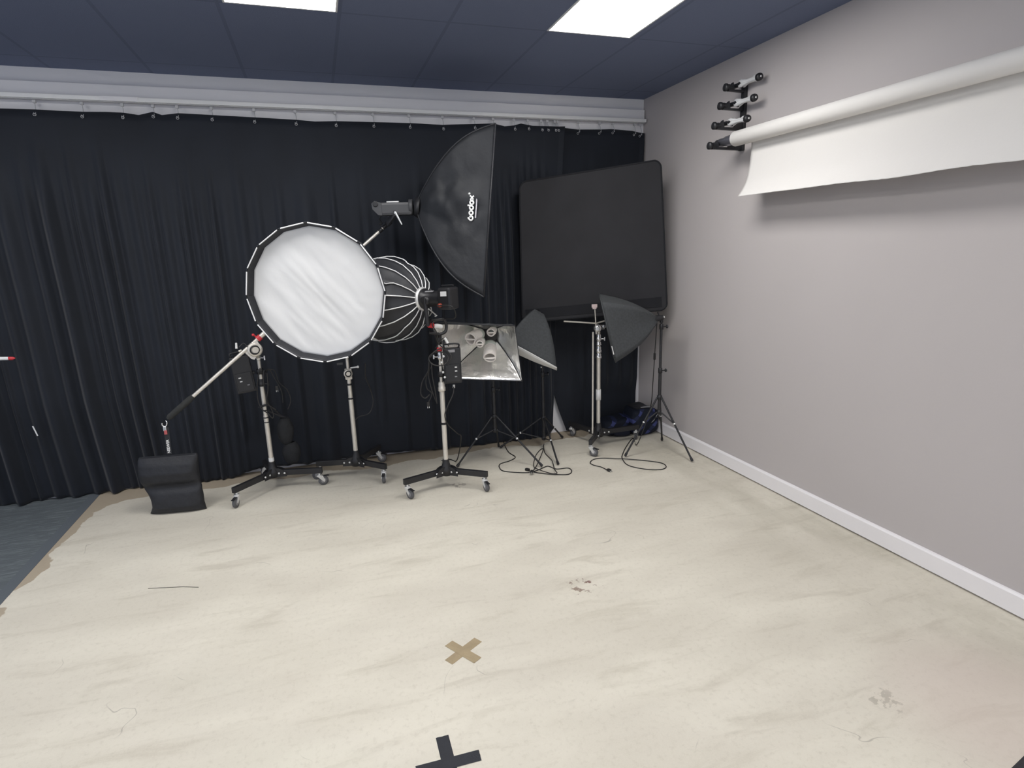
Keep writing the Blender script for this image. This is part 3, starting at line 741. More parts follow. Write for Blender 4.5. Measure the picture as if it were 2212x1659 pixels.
b = MB(); outline(b, [tl, bl_, brf, trf], 0.007); b.build('rim', M['nylon'], sbC)
MB().grid(lambda u, v: ((tl.lerp(trf, u)).lerp(bl_.lerp(brf, u), v)-Cc)*0.90+Cc-nC*0.03, 8, 12).build('front_cloth', M['diffuser'], sbC, solid=0.002)
for i in range(4):
    MB().tube([ribC(i, j/16)+(ribC(i, j/16)-Cc).normalized()*0.001 for j in range(17)], 0.006, 8).build('seam', M['nylon'], sbC)
axC = (Cc-rc_).normalized()
b = MB(); b.lathe(rc_-axC*0.03, axC, [(0, 0.05), (0, 0.072), (0.03, 0.085), (0.04, 0.085), (0.04, 0.05)], 24); b.build('speed_ring', M['blackmetal'], sbC)
# lettering: reads upwards along the near panel
lo_ = ribC(1, 0.80).lerp(ribC(0, 0.80), 0.44)
def near(px, py):
    """point on the near side panel: ray against the panel's local plane, lifted 4 mm"""
    A_ = ribC(1, 0.62).lerp(ribC(0, 0.62), 0.5); B_ = ribC(1, 0.92).lerp(ribC(0, 0.92), 0.3); C_ = ribC(1, 0.92).lerp(ribC(0, 0.92), 0.7)
    nn = (B_-A_).cross(C_-A_).normalized()
    if nn.dot(CAM-A_) < 0: nn = -nn
    d = ray(px, py); t_ = (A_+nn*0.006-CAM).dot(nn)/d.dot(nn); return CAM+d*t_
lg = thing  # lettering strokes, traced as rounded strokes on the cloth
b = MB()
def zp(u, v): return near(990+u*60/1106, 400+v*90/1659)
def stroke(pts, r=0.0062): b.tube(spline([zp(*p) for p in pts], 5), r, 8)
def ringl(u, v, ru, rv, r=0.0062): b.tube([zp(u+ru*math.cos(2*PI*k/20), v+rv*math.sin(2*PI*k/20)) for k in range(20)], r, 8, 0, True)
stroke([(385, 1285), (430, 1350), (500, 1400), (560, 1360), (570, 1290), (530, 1240), (470, 1245), (470, 1290)])
ringl(508, 1105, 72, 74); ringl(522, 900, 72, 74); stroke([(375, 800), (450, 815), (560, 830)]); ringl(535, 695, 70, 72)
stroke([(480, 600), (530, 610), (600, 610)]); stroke([(470, 415), (545, 500), (605, 570)]); stroke([(625, 425), (545, 500), (480, 580)])
ringl(440, 335, 12, 14, 0.006)
b.build('lettering', M['logo'], sbC)
b = MB(); b.tube([zp(735, 535), zp(722, 800), zp(700, 1050), zp(685, 1310)], 0.0048, 8); b.build('underline', mat('pale_print', (0.62, 0.60, 0.64), 0.7), sbC)
# its light head
lC = thing('studio_light', rc_-axC*0.2, 'grey studio light at the top of the boom arm, behind the rectangular softbox', 'studio light', 'studio lights')
hx, hz = -axC, V((0, 0, 1)); hx = V((hx.x, hx.y, 0)).normalized(); hy = hz.cross(hx)
hc = rc_+hx*0.046
b = MB(); b.box(hc+hx*0.13+V((0, 0, -0.012)), (0.25, 0.10, 0.10), (hx, hy, hz), 0, 0.02); b.lathe(hc, hx, [(0, 0.05), (0, 0.06), (0.03, 0.06), (0.03, 0.05)], 24)
b.build('body', M['greyplastic'], lC)
b = MB(); b.poly([hc+hx*0.24+V((0, 0, 0.034))-hy*0.05, hc+hx*0.29+V((0, 0, 0.05))-hy*0.05, hc+hx*0.315+V((0, 0, 0.03))-hy*0.05, hc+hx*0.31+V((0, 0, -0.012))-hy*0.05, hc+hx*0.27+V((0, 0, -0.055))-hy*0.05, hc+hx*0.24+V((0, 0, -0.06))-hy*0.05], 0.10, hy)
b.build('rear_panel', M['greyplastic'], lC)
for k_ in (-1, 1): MB().lathe(hc+hx*0.285+V((0, 0, 0.025))+hy*(0.048*k_), hy*k_, [(0, 0.02), (0.008, 0.02), (0.008, 0.014)], 18).build('dial', M['blackplastic'], lC)
MB().box(hc+hx*0.155+V((0, 0, 0.0415)), (0.095, 0.035, 0.012), (hx, hy, hz), 0, 0.002).build('label', M['white'], lC)
mount = hc+hx*0.13+V((0, 0, -0.075))
mside = hy if hy.dot(CAM-hc) > 0 else -hy
b = MB(); b.beam(btip+bd*-0.02+mside*0.02, mount+V((0, 0, 0.03))+mside*0.068, 0.022, 0.045, 0, 0.006); b.build('bracket', M['greyplastic'], lC)
b = MB(); b.tube([bend+bd*(L*0.966), bend+bd*(L*1.0)], 0.014, 12); b.tube([btip-bd*0.03, btip+bd*0.01+mside*0.012], 0.022, 12); b.build('spigot', M['blackmetal'], lC)
b = MB(); b.cyl(mount+V((0, 0, 0.03))+mside*0.06, mount+V((0, 0, 0.03))+mside*0.10, 0.010, None, 12); b.tube([mount+V((0, 0, 0.035))+mside*0.10, mount-hx*0.045+V((0, 0, -0.06))+mside*0.10], [0.009, 0.005], 10); b.build('lock_lever', M['zinc'], lC)
b = MB(); b.tube(spline([AY(831, 462, 4.97), AY(823, 466, 4.96), AY(820, 474, 4.97), AY(825, 482, 4.98), AY(819, 484, 4.99), AY(825, 487, 4.99)], 6), 0.005, 8); b.build('cable', M['cable'], lC)

# ------------------------------------------------------------------ D: black rounded backdrop panel
P = [AY(1122, 394, 5.12), AY(1427, 345, 4.70), AY(1441, 669, 4.70), AY(1129, 697, 5.12)]   # TL TR BR BL
pD = thing('backdrop_panel', (P[2]+P[3])/2, 'large flat black cloth panel with rounded corners, beside the grey right wall', 'backdrop panel')
def quad(u, v): return P[0].lerp(P[1], u).lerp(P[3].lerp(P[2], u), v)
nD = (P[1]-P[0]).cross(P[3]-P[0]).normalized()
if nD.dot(CAM-P[0]) < 0: nD = -nD
def rr_outline(r=0.05, ins=0.0, n=6):
    out = []
    for cu, cv, a0 in ((1-r, r, -PI/2), (1-r, 1-r, 0), (r, 1-r, PI/2), (r, r, PI)):
        for k in range(n+1):
            a = a0+PI/2*k/n; out.append((cu+(r-ins)*math.cos(a), cv+(r-ins)*math.sin(a)))
    return out
ou = rr_outline()
b = MB(); fr = [quad(u, v)+nD*0.004 for u, v in ou]; b.poly(fr, 0.008, -nD); b.build('cloth', M['panelcloth'], pD)
b = MB(); outline(b, [quad(u, v) for u, v in ou], 0.0085, 8); b.build('frame_hoop', M['panelband'], pD)
b = MB(); b.poly([quad(u, v)+nD*0.005 for u, v in ((0.02, 0.905), (0.965, 0.905), (0.965, 0.975), (0.03, 0.975))], 0.003, nD); b.build('hem_band', M['panelband'], pD)

# ------------------------------------------------------------------ chrome rolling stand by the bag
cs = V((2.395, 4.83, 0)); ca = AZ(1283, 986); cb = AZ(1238, 942); cc = AZ(1374, 949)
stC, cs = rolling_stand('grip_stand', 'chrome rolling grip stand in front of the black panel, white tape wrapped on its pole', cs, [ca, cb, cc], [5.4, 0.5, 0.9],
                        [(0.19, 0.86, 0.0185), (0.84, 1.10, 0.015)], M['alu'], 'rolling studio stands')
MB().lathe((cs.x, cs.y, 0.455), (0, 0, 1), [(0, 0.0195), (0, 0.024), (0.10, 0.024), (0.10, 0.0195)], 18).build('tape_wrap', M['white'], stC)
collar(cs, 0.850, 0.0205, stC, -0.4, None, 0.05, False); collar(cs, 0.905, 0.0195, stC, -0.4, None, 0.06, False); collar(cs, 0.972, 0.0185, stC, -0.4, None, 0.035, False); collar(cs, 1.015, 0.0175, stC, -0.5, None, 0.06)
hd = V((cs.x-0.01, cs.y-0.02, 1.135))
fd_ = V((-0.35, -1, 0)).normalized()
b = MB()
b.lathe(hd-fd_*0.02+V((-0.012, 0, 0)), fd_, [(0, 0.012), (0, 0.034), (0.012, 0.036), (0.016, 0.028), (0.026, 0.028), (0.030, 0.036), (0.042, 0.034), (0.05, 0.018)], 22)
b.box(hd+V((0.03, 0.0, 0.006)), (0.05, 0.032, 0.042), None, 0, 0.008)
b.cyl(V((cs.x, cs.y, 1.075)), hd+V((0.006, 0.01, -0.01)), 0.012, None, 12); b.build('grip_head', M['chrome'], stC)
MB().torus(hd+fd_*0.016+V((-0.012, 0, 0)), fd_, 0.030, 0.005, 20, 8).build('grip_ring', M['blackplastic'], stC)
b = MB(); b.tube(spline([hd+V((0.04, -0.02, 0.015)), hd+V((0.08, -0.03, 0.01)), hd+V((0.11, -0.04, -0.035))], 4), [0.012]*4+[0.011]*4+[0.009], 10); b.build('t_handle', M['chrome'], stC)
b = MB(); b.tube([AY(1218, 694, 4.80), AY(1287, 698.5, 4.80), AY(1310, 692, 4.86)], 0.007, 10); b.build('grip_arm', M['alu'], stC)
b = MB(); b.tube([AY(1281, 717, 4.79), AY(1280, 936, 4.79)], 0.0085, 10); b.build('hanging_rod', M['alu'], stC)
b = MB(); b.tube([AY(1288, 722, 4.79), AY(1287, 699, 4.80), AY(1285, 668, 4.80)], 0.006, 8); pin_ = b.build('pin', M['alu'], stC)
b = MB(); q = AY(1284, 661, 4.80); b.box(q, (0.052, 0.016, 0.03), None, 0, 0.004); b.box(q+V((0, 0, -0.02)), (0.036, 0.014, 0.014), None, 0, 0.003); b.build('clip', mat('pinkish_white', (0.72, 0.58, 0.57), 0.5), pin_)

# ------------------------------------------------------------------ small tripods with bulb softboxes
def tripod(label, c, feet, top, collar_z, hub_z, group, joints=0.5, kn=()):
    c = V((c[0], c[1], 0)); t = thing('tripod_stand', c, label, 'stand', group)
    p = MB(); p.cyl(c+V((0, 0, hub_z-0.02)), c+V((0, 0, collar_z+0.40*(top-collar_z))), 0.0145, None, 14)
    p.cyl(c+V((0, 0, collar_z+0.3*(top-collar_z))), c+V((0, 0, top-0.05)), 0.0115, None, 14); p.cyl(c+V((0, 0, top-0.07)), c+V((0, 0, top)), 0.008, None, 12)
    p.build('pole', M['blackmetal'], t)
    for z, r in ((collar_z, 0.022), (hub_z, 0.021)):
        MB().lathe(c+V((0, 0, z-0.02)), (0, 0, 1), [(0, 0.0145), (0.003, r), (0.035, r), (0.04, 0.0145)], 14).build('collar', M['blackplastic'], t)
    for z in kn:
        k = MB(); k.lathe(c+V((0, 0, z-0.025)), (0, 0, 1), [(0, 0.013), (0.003, 0.018), (0.045, 0.018), (0.05, 0.013)], 14)
        ko = k.build('clamp', M['blackplastic'], t)
        k = MB(); k.cyl(c+V((0.015, -0.006, z)), c+V((0.045, -0.012, z)), 0.005, None, 8); k.lathe(c+V((0.04, -0.011, z)), (1, -0.2, 0), [(0, 0.008), (0.003, 0.016), (0.015, 0.014)], 10); k.build('knob', M['blackplastic'], ko)
    for f in feet:
        f = V(f); d = (f-c); d.z = 0; d.normalize()
        p0 = c+d*0.022+V((0, 0, collar_z)); p1 = f+V((0, 0, 0.012))
        lg = MB().tube([p0, p1], 0.0085, 8).build('leg', M['blackmetal'], t)
        MB().tube([p1+(p0-p1).normalized()*0.035, p1+(p0-p1).normalized()*0.005], [0.011, 0.0125], 10).build('rubber_foot', M['blackplastic'], lg)
        j = p0.lerp(p1, joints)
        MB().tube([c+d*0.02+V((0, 0, hub_z)), j], 0.006, 8).build('brace', M['blackmetal'], lg)
        MB().ball(j, 0.011).build('rivet', M['zinc'], lg)
    return t, c

def plug(b_parent, p, d):
    d = V((d[0], d[1], 0)).normalized(); sd = V((-d.y, d.x, 0))
    MB().box(V(p)+d*0.018+V((0, 0, 0.004)), (0.04, 0.026, 0.02), (d, sd, V((0, 0, 1))), 0, 0.006).build('plug', M['cable'], b_parent)
    b = MB()
    for s in (-1, 1): b.box(V(p)+d*0.046+sd*(0.007*s)+V((0, 0, 0.004)), (0.018, 0.0016, 0.007), (d, sd, V((0, 0, 1))))
    b.build('prong', M['zinc'], b_parent)
def cord(label, pts, r=0.0042, end=True, group='power cords on the floor', cat='cord'):
    pts = [V(p) for p in pts]; sp = spline(pts, 8)
    lo = min(sp, key=lambda p: p.z)
    t = thing('power_cord', V((lo.x, lo.y, max(0, lo.z-r))), label, cat, group)
    MB().tube(sp, r, 8).build('wire', M['cable'], t)
    if end: d = sp[-1]-sp[-3]; plug(t, sp[-1]+V((0, 0, 0.004)), d)
    return t
fl = lambda px, py, z=0.005: AZ(px, py, z)

# --- E stand by the right wall
E0 = V((2.806, 4.44, 0)); fE = [AZ(1350, 986, 0.01), AZ(1496, 997, 0.01), AZ(1430, 951, 0.01)]
for f in fE: f.z = 0
stE, E0 = tripod('slim black tripod stand close to the grey right wall, holding a dark softbox', E0, fE, 1.195, 0.526, 0.39, 'black tripod stands', 0.42, (1.16, 0.77))
ap = V((E0.x-0.015, E0.y-0.01, 1.240))
# --- F softbox on it
nt_, nb_ = AY(1299, 654, 4.36), AY(1330, 783, 4.36)
fdF = V((0.40, 0.915, 0.03)).normalized()*0.36
F4 = [nt_, nb_, nb_+fdF, nt_+fdF+V((0, 0, 0.035))]
cF = sum(F4, V())/4; axF = (cF-ap).normalized(); uF = (nt_-nb_).normalized(); sF = fdF.normalized()
rF = [ap+axF*0.03+uF*0.02-sF*0.02, ap+axF*0.03-uF*0.02-sF*0.02, ap+axF*0.03-uF*0.02+sF*0.02, ap+axF*0.03+uF*0.02+sF*0.02]
sbF = thing('bulb_softbox', V((cF.x, cF.y, nb_.z)), 'dark grey softbox on the slim tripod by the right wall, mouth turned left', 'softbox', 'small bulb softboxes')
_, ribF = shell(rF, F4, sbF, [M['darkcloth'], M['silver']], 0.10, 0.012, 12, 10, 0.003, 0.006)
b = MB(); outline(b, F4, 0.005); b.build('rim', M['darkcloth'], sbF)
MB().grid(lambda u, v: (F4[0].lerp(F4[3], u).lerp(F4[1].lerp(F4[2], u), v)-cF)*0.88+cF+axF*-0.025, 6, 6).build('front_cloth', M['diffuser'], sbF, solid=0.002)
b = MB(); b.tube([ap+axF*0.06, ap-axF*0.02], [0.03, 0.022], 14); b.cyl((E0.x, E0.y, 1.1975), (E0.x, E0.y, 1.25), 0.016, None, 12); b.build('lamp_holder', M['blackplastic'], sbF)
b = MB(); b.ball((E0.x+0.01, E0.y-0.018, 1.245), 0.010); b.build('screw', M['zinc'], sbF)
b = MB(); b.tube([ap+axF*0.0, ap+axF*0.03+V((0, 0, 0.055))], 0.006, 8); b.build('tilt_lever', M['blackplastic'], sbF)
b = MB(); b.tube([nt_.lerp(nb_, 0.72)-fdF*0.01, nt_.lerp(nb_, 0.86)-fdF*0.01], 0.004, 6); b.build('seam_tape', M['white'], sbF)

# --- G stand and open silver softbox with spiral bulbs
G0 = V((1.372, 4.82, 0)); fG = [AZ(987, 1011), AZ(1172, 1010), V((1.50, 5.16, 0))]
stG, G0 = tripod('black tripod stand under the open silver softbox with spiral bulbs', G0, fG, 1.0, 0.42, 0.29, 'black tripod stands', 0.45, (0.66,))
GT = [AY(933, 699, 4.47), AY(962, 818, 4.60), AY(1128, 823, 4.54), AY(1112, 703, 4.41)]   # TL BL BR TR of the open mouth
apG = V((G0.x-0.02, G0.y-0.02, 1.155)); cG = sum(GT, V())/4
axG = (cG-apG).normalized()
xG = (GT[3]-GT[0]).normalized(); yG = (GT[0]-GT[1]).normalized()
rG = [apG-xG*0.05+yG*0.05, apG-xG*0.05-yG*0.05, apG+xG*0.05-yG*0.05, apG+xG*0.05+yG*0.05]
sbG = thing('bulb_softbox', V((cG.x, cG.y, 0.75)), 'open softbox with silver lining and white spiral bulbs facing the room', 'softbox', 'small bulb softboxes')
_, ribG = shell(rG, GT, sbG, [M['darkcloth'], M['silver']], 0.15, 0.004, 14, 14, 0.003, 0.014)
b = MB(); outline(b, GT, 0.0055); b.build('rim', M['nylon'], sbG)
for i in range(4):
    MB().tube([ribG(i, j/8)+(cG-ribG(i, j/8)).normalized()*0.008 for j in range(9)], 0.0035, 6).build('inner_rib', M['blackplastic'], sbG)
b = MB(); b.lathe(apG-axG*0.06, axG, [(0, 0.02), (0.0, 0.05), (0.06, 0.072), (0.075, 0.07), (0.075, 0.02)], 24); b.tube([apG-axG*0.03, V((G0.x, G0.y, 1.04))], 0.018, 10); b.cyl((G0.x, G0.y, 1.002), (G0.x, G0.y, 1.05), 0.018, None, 12)
b.build('lamp_holder', M['blackplastic'], sbG)
def spiral_bulb(p0, tipv, R, Ls, turns):
    """folded spiral tube on a round ballast"""
    p0 = V(p0); d = (V(tipv)-p0).normalized(); x, y, z = basis(d)
    b = MB(); b.lathe(p0, d, [(0, 0.016), (0.02, 0.018), (0.025, R*0.78), (0.06, R*0.86), (0.072, R*0.72)], 20)
    ob = b.build('bulb', M['bulbbase'], sbG)
    rt_ = Ls/(turns*2)*0.475; pts = []
    nseg = 20*turns
    for s_ in (0, 1):
        seq = []
        for k in range(nseg+1):
            a = 2*PI*turns*k/nseg/1.0+PI*s_; h_ = 0.075+Ls*k/nseg
            seq.append(p0+d*h_+x*((R-rt_)*math.cos(a))+y*((R-rt_)*math.sin(a)))
        pts.append(seq)
    e0, e1 = pts[0][-1], pts[1][-1]; m_ = (e0+e1)/2+d*rt_*1.0
    path = pts[0]+[e0.lerp(m_, 0.5)+d*rt_*0.4, m_, e1.lerp(m_, 0.5)+d*rt_*0.4]+pts[1][::-1]
    MB().tube(path, rt_, 8).build('glass_spiral', M['bulb'], ob)
spiral_bulb(AY(1042, 718, 4.72), AY(1008, 737, 4.56), 0.053, 0.115, 4)
spiral_bulb(AY(1060, 738, 4.72), AY(1057, 778, 4.54), 0.055, 0.125, 4)
spiral_bulb(AY(1068, 711, 4.74), AY(1056, 722, 4.54), 0.036, 0.080, 3)
spiral_bulb(AY(1043, 733, 4.66), AY(1034, 746, 4.50), 0.031, 0.070, 3)

# --- H stand and tilted softbox
H0 = V((1.897, 4.98, 0)); fH = [AZ(1206, 1006), V((1.50, 5.12, 0)), V((2.17, 5.17, 0))]
stH, H0 = tripod('black tripod stand between the silver softbox and the chrome stand, under a tilted softbox', H0, fH, 1.20, 0.30, 0.10, 'black tripod stands', 0.5, (0.72,))
apH = AY(1160, 676, 4.93)
n1, n2 = AY(1096, 736, 4.70), AY(1202, 794, 4.66)
f1, f2 = AY(1088, 752, 4.90), AY(1203, 799, 4.90)
cH = (n1+n2+f1+f2)/4; axH = (cH-apH).normalized(); xH = (n2-n1).normalized(); yH = axH.cross(xH).normalized()
if yH.dot(n1-f1) < 0: yH = -yH
rH = [apH-xH*0.05+yH*0.05, apH+xH*0.05+yH*0.05, apH+xH*0.05-yH*0.05, apH-xH*0.05-yH*0.05]
sbH = thing('bulb_softbox', V((cH.x, cH.y, n2.z)), 'dark softbox tilted down with white cloth front, behind the silver softbox', 'softbox', 'small bulb softboxes')
_, ribH = shell(rH, [n1, n2, f2, f1], sbH, [M['darkcloth'], M['silver']], 0.06, 0.008, 12, 10, 0.003, 0.005)
MB().grid(lambda u, v: n1.lerp(n2, u).lerp(f1.lerp(f2, u), v)+axH*(0.004+0.022*math.sin(PI*u)*math.sin(PI*v)), 10, 8).build('front_cloth', M['diffuser'], sbH, solid=0.003)
b = MB(); outline(b, [n1, n2, f2, f1], 0.006); b.build('rim', M['white'], sbH)
b = MB(); b.tube([apH-axH*0.012, apH+axH*0.02], [0.03, 0.055], 16); b.tube([apH-axH*0.03, V((H0.x, H0.y, 1.245))], 0.014, 10); b.cyl((H0.x, H0.y, 1.202), (H0.x, H0.y, 1.25), 0.016, None, 12); b.build('lamp_holder', M['blackplastic'], sbH)
b = MB(); o = V((H0.x-0.018, H0.y-0.012, 0.79)); b.box(o, (0.012, 0.012, 0.012), None, 0, 0.003); b.box(o+V((0.0, 0, 0.03)), (0.01, 0.01, 0.01), None, 0, 0.003); b.build('latch', M['zinc'], stH)

# --- cords
cord('black cord in two loops between the feet of the silver softbox tripod',
     [fl(1088, 952, 0.02), fl(1090, 961), fl(1099, 977), fl(1113, 987), fl(1102, 995), fl(1081, 1002), fl(1079, 1010), fl(1090, 1018), fl(1134, 1021), fl(1155, 1018), fl(1172, 1011), fl(1184, 1007), fl(1202, 1013), fl(1227, 1011), fl(1235, 1018), fl(1225, 1025), fl(1188, 1024), fl(1160, 1021), fl(1143, 1017)])
cord('thin black cord from the middle tripod into a tall loop on the floor',
     [V((H0.x-0.01, H0.y-0.03, 0.05)), fl(1174, 964), fl(1177, 978), fl(1186, 988), fl(1193, 996, 0.019), fl(1198, 1014, 0.019), fl(1203, 1022, 0.019), fl(1190, 1022.5, 0.019), fl(1163, 1014, 0.019), fl(1153, 1006, 0.012), fl(1157, 985), fl(1168, 971), fl(1173, 972, 0.019), fl(1160, 1004, 0.019), fl(1150, 1019, 0.019)], 0.0038)
wl = cord('black cord in one wide loop with plug in front of the bag',
     [AY(1419, 698, 4.46), AY(1414, 770, 4.47), AY(1410, 830, 4.50), AY(1404, 885, 4.60), V((2.72, 4.66, 0.03)), fl(1367, 947), fl(1352, 966), fl(1345, 981), fl(1344, 990, 0.006), fl(1357, 1005), fl(1395, 1013.5), fl(1428, 1014), fl(1439, 1008), fl(1428, 1000), fl(1390, 994.5), fl(1345, 991, 0.014), fl(1301, 989.5), fl(1281, 993), fl(1275, 1000), fl(1283, 1005), fl(1299, 1009), fl(1313, 1016)])

q = AY(1414, 770, 4.47); MB().box(q, (0.018, 0.016, 0.06), None, 0, 0.005).build('inline_switch', M['cable'], wl)
# ------------------------------------------------------------------ counterweight bag on the boom
sb0 = (AZ(326, 1110)+AZ(441, 1099))/2; s_d = (AZ(441, 1099)-AZ(326, 1110)); s_d.z = 0; s_w = s_d.length; s_d.normalize(); s_n = V((s_d.y, -s_d.x, 0))
bg = thing('sandbag', sb0, 'black weight bag hanging from the low end of the boom arm, touching the floor', 'sandbag', 'weight bags')
topz = AY(378, 984, sb0.y).z
prof_w = [(0, 0.525, 0.010), (0.03, 0.505, 0.045), (0.12, 0.47, 0.062), (0.24, 0.475, 0.058), (0.36, 0.49, 0.045), (0.44, 0.52, 0.022), (0.50, 0.515, 0.022), (0.58, 0.54, 0.05), (0.72, 0.545, 0.065), (0.86, 0.545, 0.05), (0.96, 0.545, 0.022), (1.0, 0.53, 0.012)]
b = MB(); nn = 32
def bagpt(u, v):
    i = 0
    hw = interp([(k[0], k[1]) for k in prof_w], v)*s_w; th = interp([(k[0], k[2]) for k in prof_w], v)
    a = 2*PI*u; cx_ = math.copysign(abs(math.cos(a))**0.55, math.cos(a)); sx_ = math.copysign(abs(math.sin(a))**0.8, math.sin(a))
    shift = 0.012*math.sin(v*7)+0.03*(v-0.5)*-0.6
    p = sb0+s_d*(hw*cx_+shift)+s_n*(th*sx_)+V((0, 0, 0.004+(topz)*v))
    return p+s_n*0.006*noise.noise(p*14)
b.grid(bagpt, 48, 44); b.build('pouch', M['bag'], bg, solid=0.003)
b = MB(); b.box(sb0+V((0, 0, topz+0.004)), (s_w*1.06, 0.016, 0.012), (s_d, s_n, V((0, 0, 1))), 0, 0.004); b.build('top_seam', M['bag'], bg)
s0 = AY(366, 981, sb0.y-0.01); s1 = AY(358, 915, 4.715)
b = MB(); sdv = (s1-s0).normalized(); b.beam(s0, s1-sdv*0.03, 0.004, 0.034, 0, 0.001, V((0, 1, 0)).cross(sdv)); 
# strap as a flat band: width across the picture
b = MB(); acr = V((1, 0, 0.1)); q = (s0+s1-sdv*0.03)/2; xx = (acr-sdv*acr.dot(sdv)).normalized(); yy = sdv.cross(xx)
b.box(q, (0.034, 0.004, (s1-s0).length-0.03), (xx, yy, sdv), 0, 0.001); stp = b.build('strap', M['bag'], bg)
tq = AY(362.6, 964, 4.71)
tq = s0+sdv*((tq-s0).dot(sdv)); yyc = yy if yy.dot(CAM-q) > 0 else -yy
text_part('NEEWER', 'strap_lettering', M['logo'], stp, tq+yyc*0.003, sdv, -xx, 0.026, 0.0005)
b = MB(); k0 = AY(356, 926, 4.71); b.box(k0, (0.02, 0.012, 0.035), (xx, yy, sdv), 0, 0.003); b.tube(spline([AY(350, 914, 4.71), AY(350.5, 919, 4.71), AY(355, 921, 4.71), AY(359.5, 919, 4.71), AY(360.5, 912, 4.71), AY(358, 909, 4.715)], 5), 0.0042, 8)
b.build('snap_hook', M['chrome'], bg)
b = MB(); b.box(AY(358, 934, 4.705), (0.02, 0.008, 0.032), (xx, yy, sdv), 0, 0.002); b.build('pull_tab', mat('faded_red', (0.42, 0.09, 0.09), 0.6), bg)

# grey bag slung behind the boom stand's pole
q = V((c1.x+0.135, c1.y+0.10, 0))
sg = thing('sandbag', q+V((0, 0, 0.18)), 'dark grey saddle weight bag slung behind the boom stand pole', 'sandbag', 'weight bags')
for zt, zb, wx, dx in ((0.56, 0.34, 0.062, -0.01), (0.345, 0.165, 0.072, 0.02)):
    b = MB()
    def pod(u, v, zt=zt, zb=zb, wx=wx, dx=dx):
        a = 2*PI*u; k = max(0.06, math.sin(PI*(0.06+0.88*v)))**0.45
        p = q+V((dx+wx*k*math.cos(a), 0.045*k*math.sin(a), zt+(zb-zt)*v)); return p+V((0.01*noise.noise(p*9), 0, 0.006*noise.noise(p*12+V((3, 3, 3)))))
    b.grid(pod, 24, 16); b.build('pouch', M['darkcloth'] if False else mat('charcoal_canvas', (0.013, 0.014, 0.016), 0.85, 0, 0.25, 20, 0.4, 90), sg, solid=0.003)
b = MB(); b.tube(spline([q+V((-0.01, 0, 0.55)), V((c1.x+0.06, c1.y+0.04, 0.66)), V((c1.x+0.03, c1.y-0.03, 0.71)), V((c1.x-0.035, c1.y-0.02, 0.70)), V((c1.x-0.02, c1.y+0.045, 0.68)), V((c1.x+0.05, c1.y+0.06, 0.62)), q+V((0.02, 0, 0.55))], 6), 0.009, 8); b.build('strap', M['bag'], sg)

# ------------------------------------------------------------------ control boxes and cable coils
def control_box(label, c, size, xdir, tilt, marks, clamp_to):
    """ballast box hung on a pole"""
    xd = V(xdir).normalized(); zd = (V((0, 0, 1))+V(tilt)).normalized(); yd = zd.cross(xd).normalized(); xd = yd.cross(zd); ax = (xd, yd, zd)
    c = V(c); t = thing('control_box', c-zd*size[2]/2, label, 'control box', 'light control boxes')
    MB().box(c, size, ax, 0, 0.008).build('case', M['blackplastic'], t)
    f = -yd if (-yd).dot(CAM-c) > 0 else yd
    fr = MB(); P_ = lambda u, w, o=0.0: c+xd*(u*size[0])+zd*(w*size[2])+f*(size[1]/2+o)
    fr.box(P_(0.0, -0.2, 0.004), (size[0]*0.82, size[2]*0.5, 0.008), (xd, zd, f), 0, 0.003); fo = fr.build('face_plate', M['greyplastic'] if False else M['blackplastic'], t)
    for u, w, m in marks: MB().box(P_(u, w, 0.0095), (0.018, 0.008, 0.004), (xd, zd, f), 0, 0.001).build('socket', M[m], fo)
    b = MB(); b.tube(spline([c-xd*size[0]*0.4+zd*(size[2]*0.5), c-xd*size[0]*0.38+zd*(size[2]*0.5+0.028), c+xd*size[0]*0.38+zd*(size[2]*0.5+0.028), c+xd*size[0]*0.4+zd*size[2]*0.5], 6), 0.007, 8); b.build('handle', M['blackplastic'], t)
    b = MB(); ct = V(clamp_to); e = c+(ct-c).normalized()*0.05; b.tube([c+(ct-c)*0.3, ct-(ct-c).normalized()*0.038], 0.012, 10); b.lathe((ct.x, ct.y, ct.z-0.02), (0, 0, 1), [(0, 0.021), (0, 0.027), (0.04, 0.027), (0.04, 0.021), (0, 0.021)], 18, 0, False); b.build('clamp', M['blackmetal'], t)
    return t
cbJ = AY(977, 789, 4.40); 
jb = control_box('black control box hanging beside the front rolling stand pole, before the silver softbox', cbJ, (0.135, 0.07, 0.275), (1, -0.15, 0), (0.0, 0, 0), [(0.18, -0.03, 'white'), (0.18, -0.14, 'white'), (0.16, -0.30, 'hubgrey')], V((c3.x, c3.y, 0.93)))
b = MB(); b.box(cbJ+V((0.01, -0.037, 0.118)), (0.09, 0.002, 0.02)); b.build('name_strip', M['hubgrey'], jb)
for px, py in ((958, 770), (954, 783), (957, 804), (961, 815)): MB().ball(AY(px, py, 4.345), 0.009).build('terminal', M['white'], jb)
cbI = AY(525, 808, 4.93)
control_box('black control box hanging left of the boom stand pole, against the curtain', cbI, (0.14, 0.07, 0.29), (1, 0.1, 0), (-0.10, 0, 0), [(-0.2, -0.07, 'socket'), (-0.17, -0.17, 'socket'), (0.16, -0.29, 'hubgrey')], V((c1.x, c1.y, 0.98)))
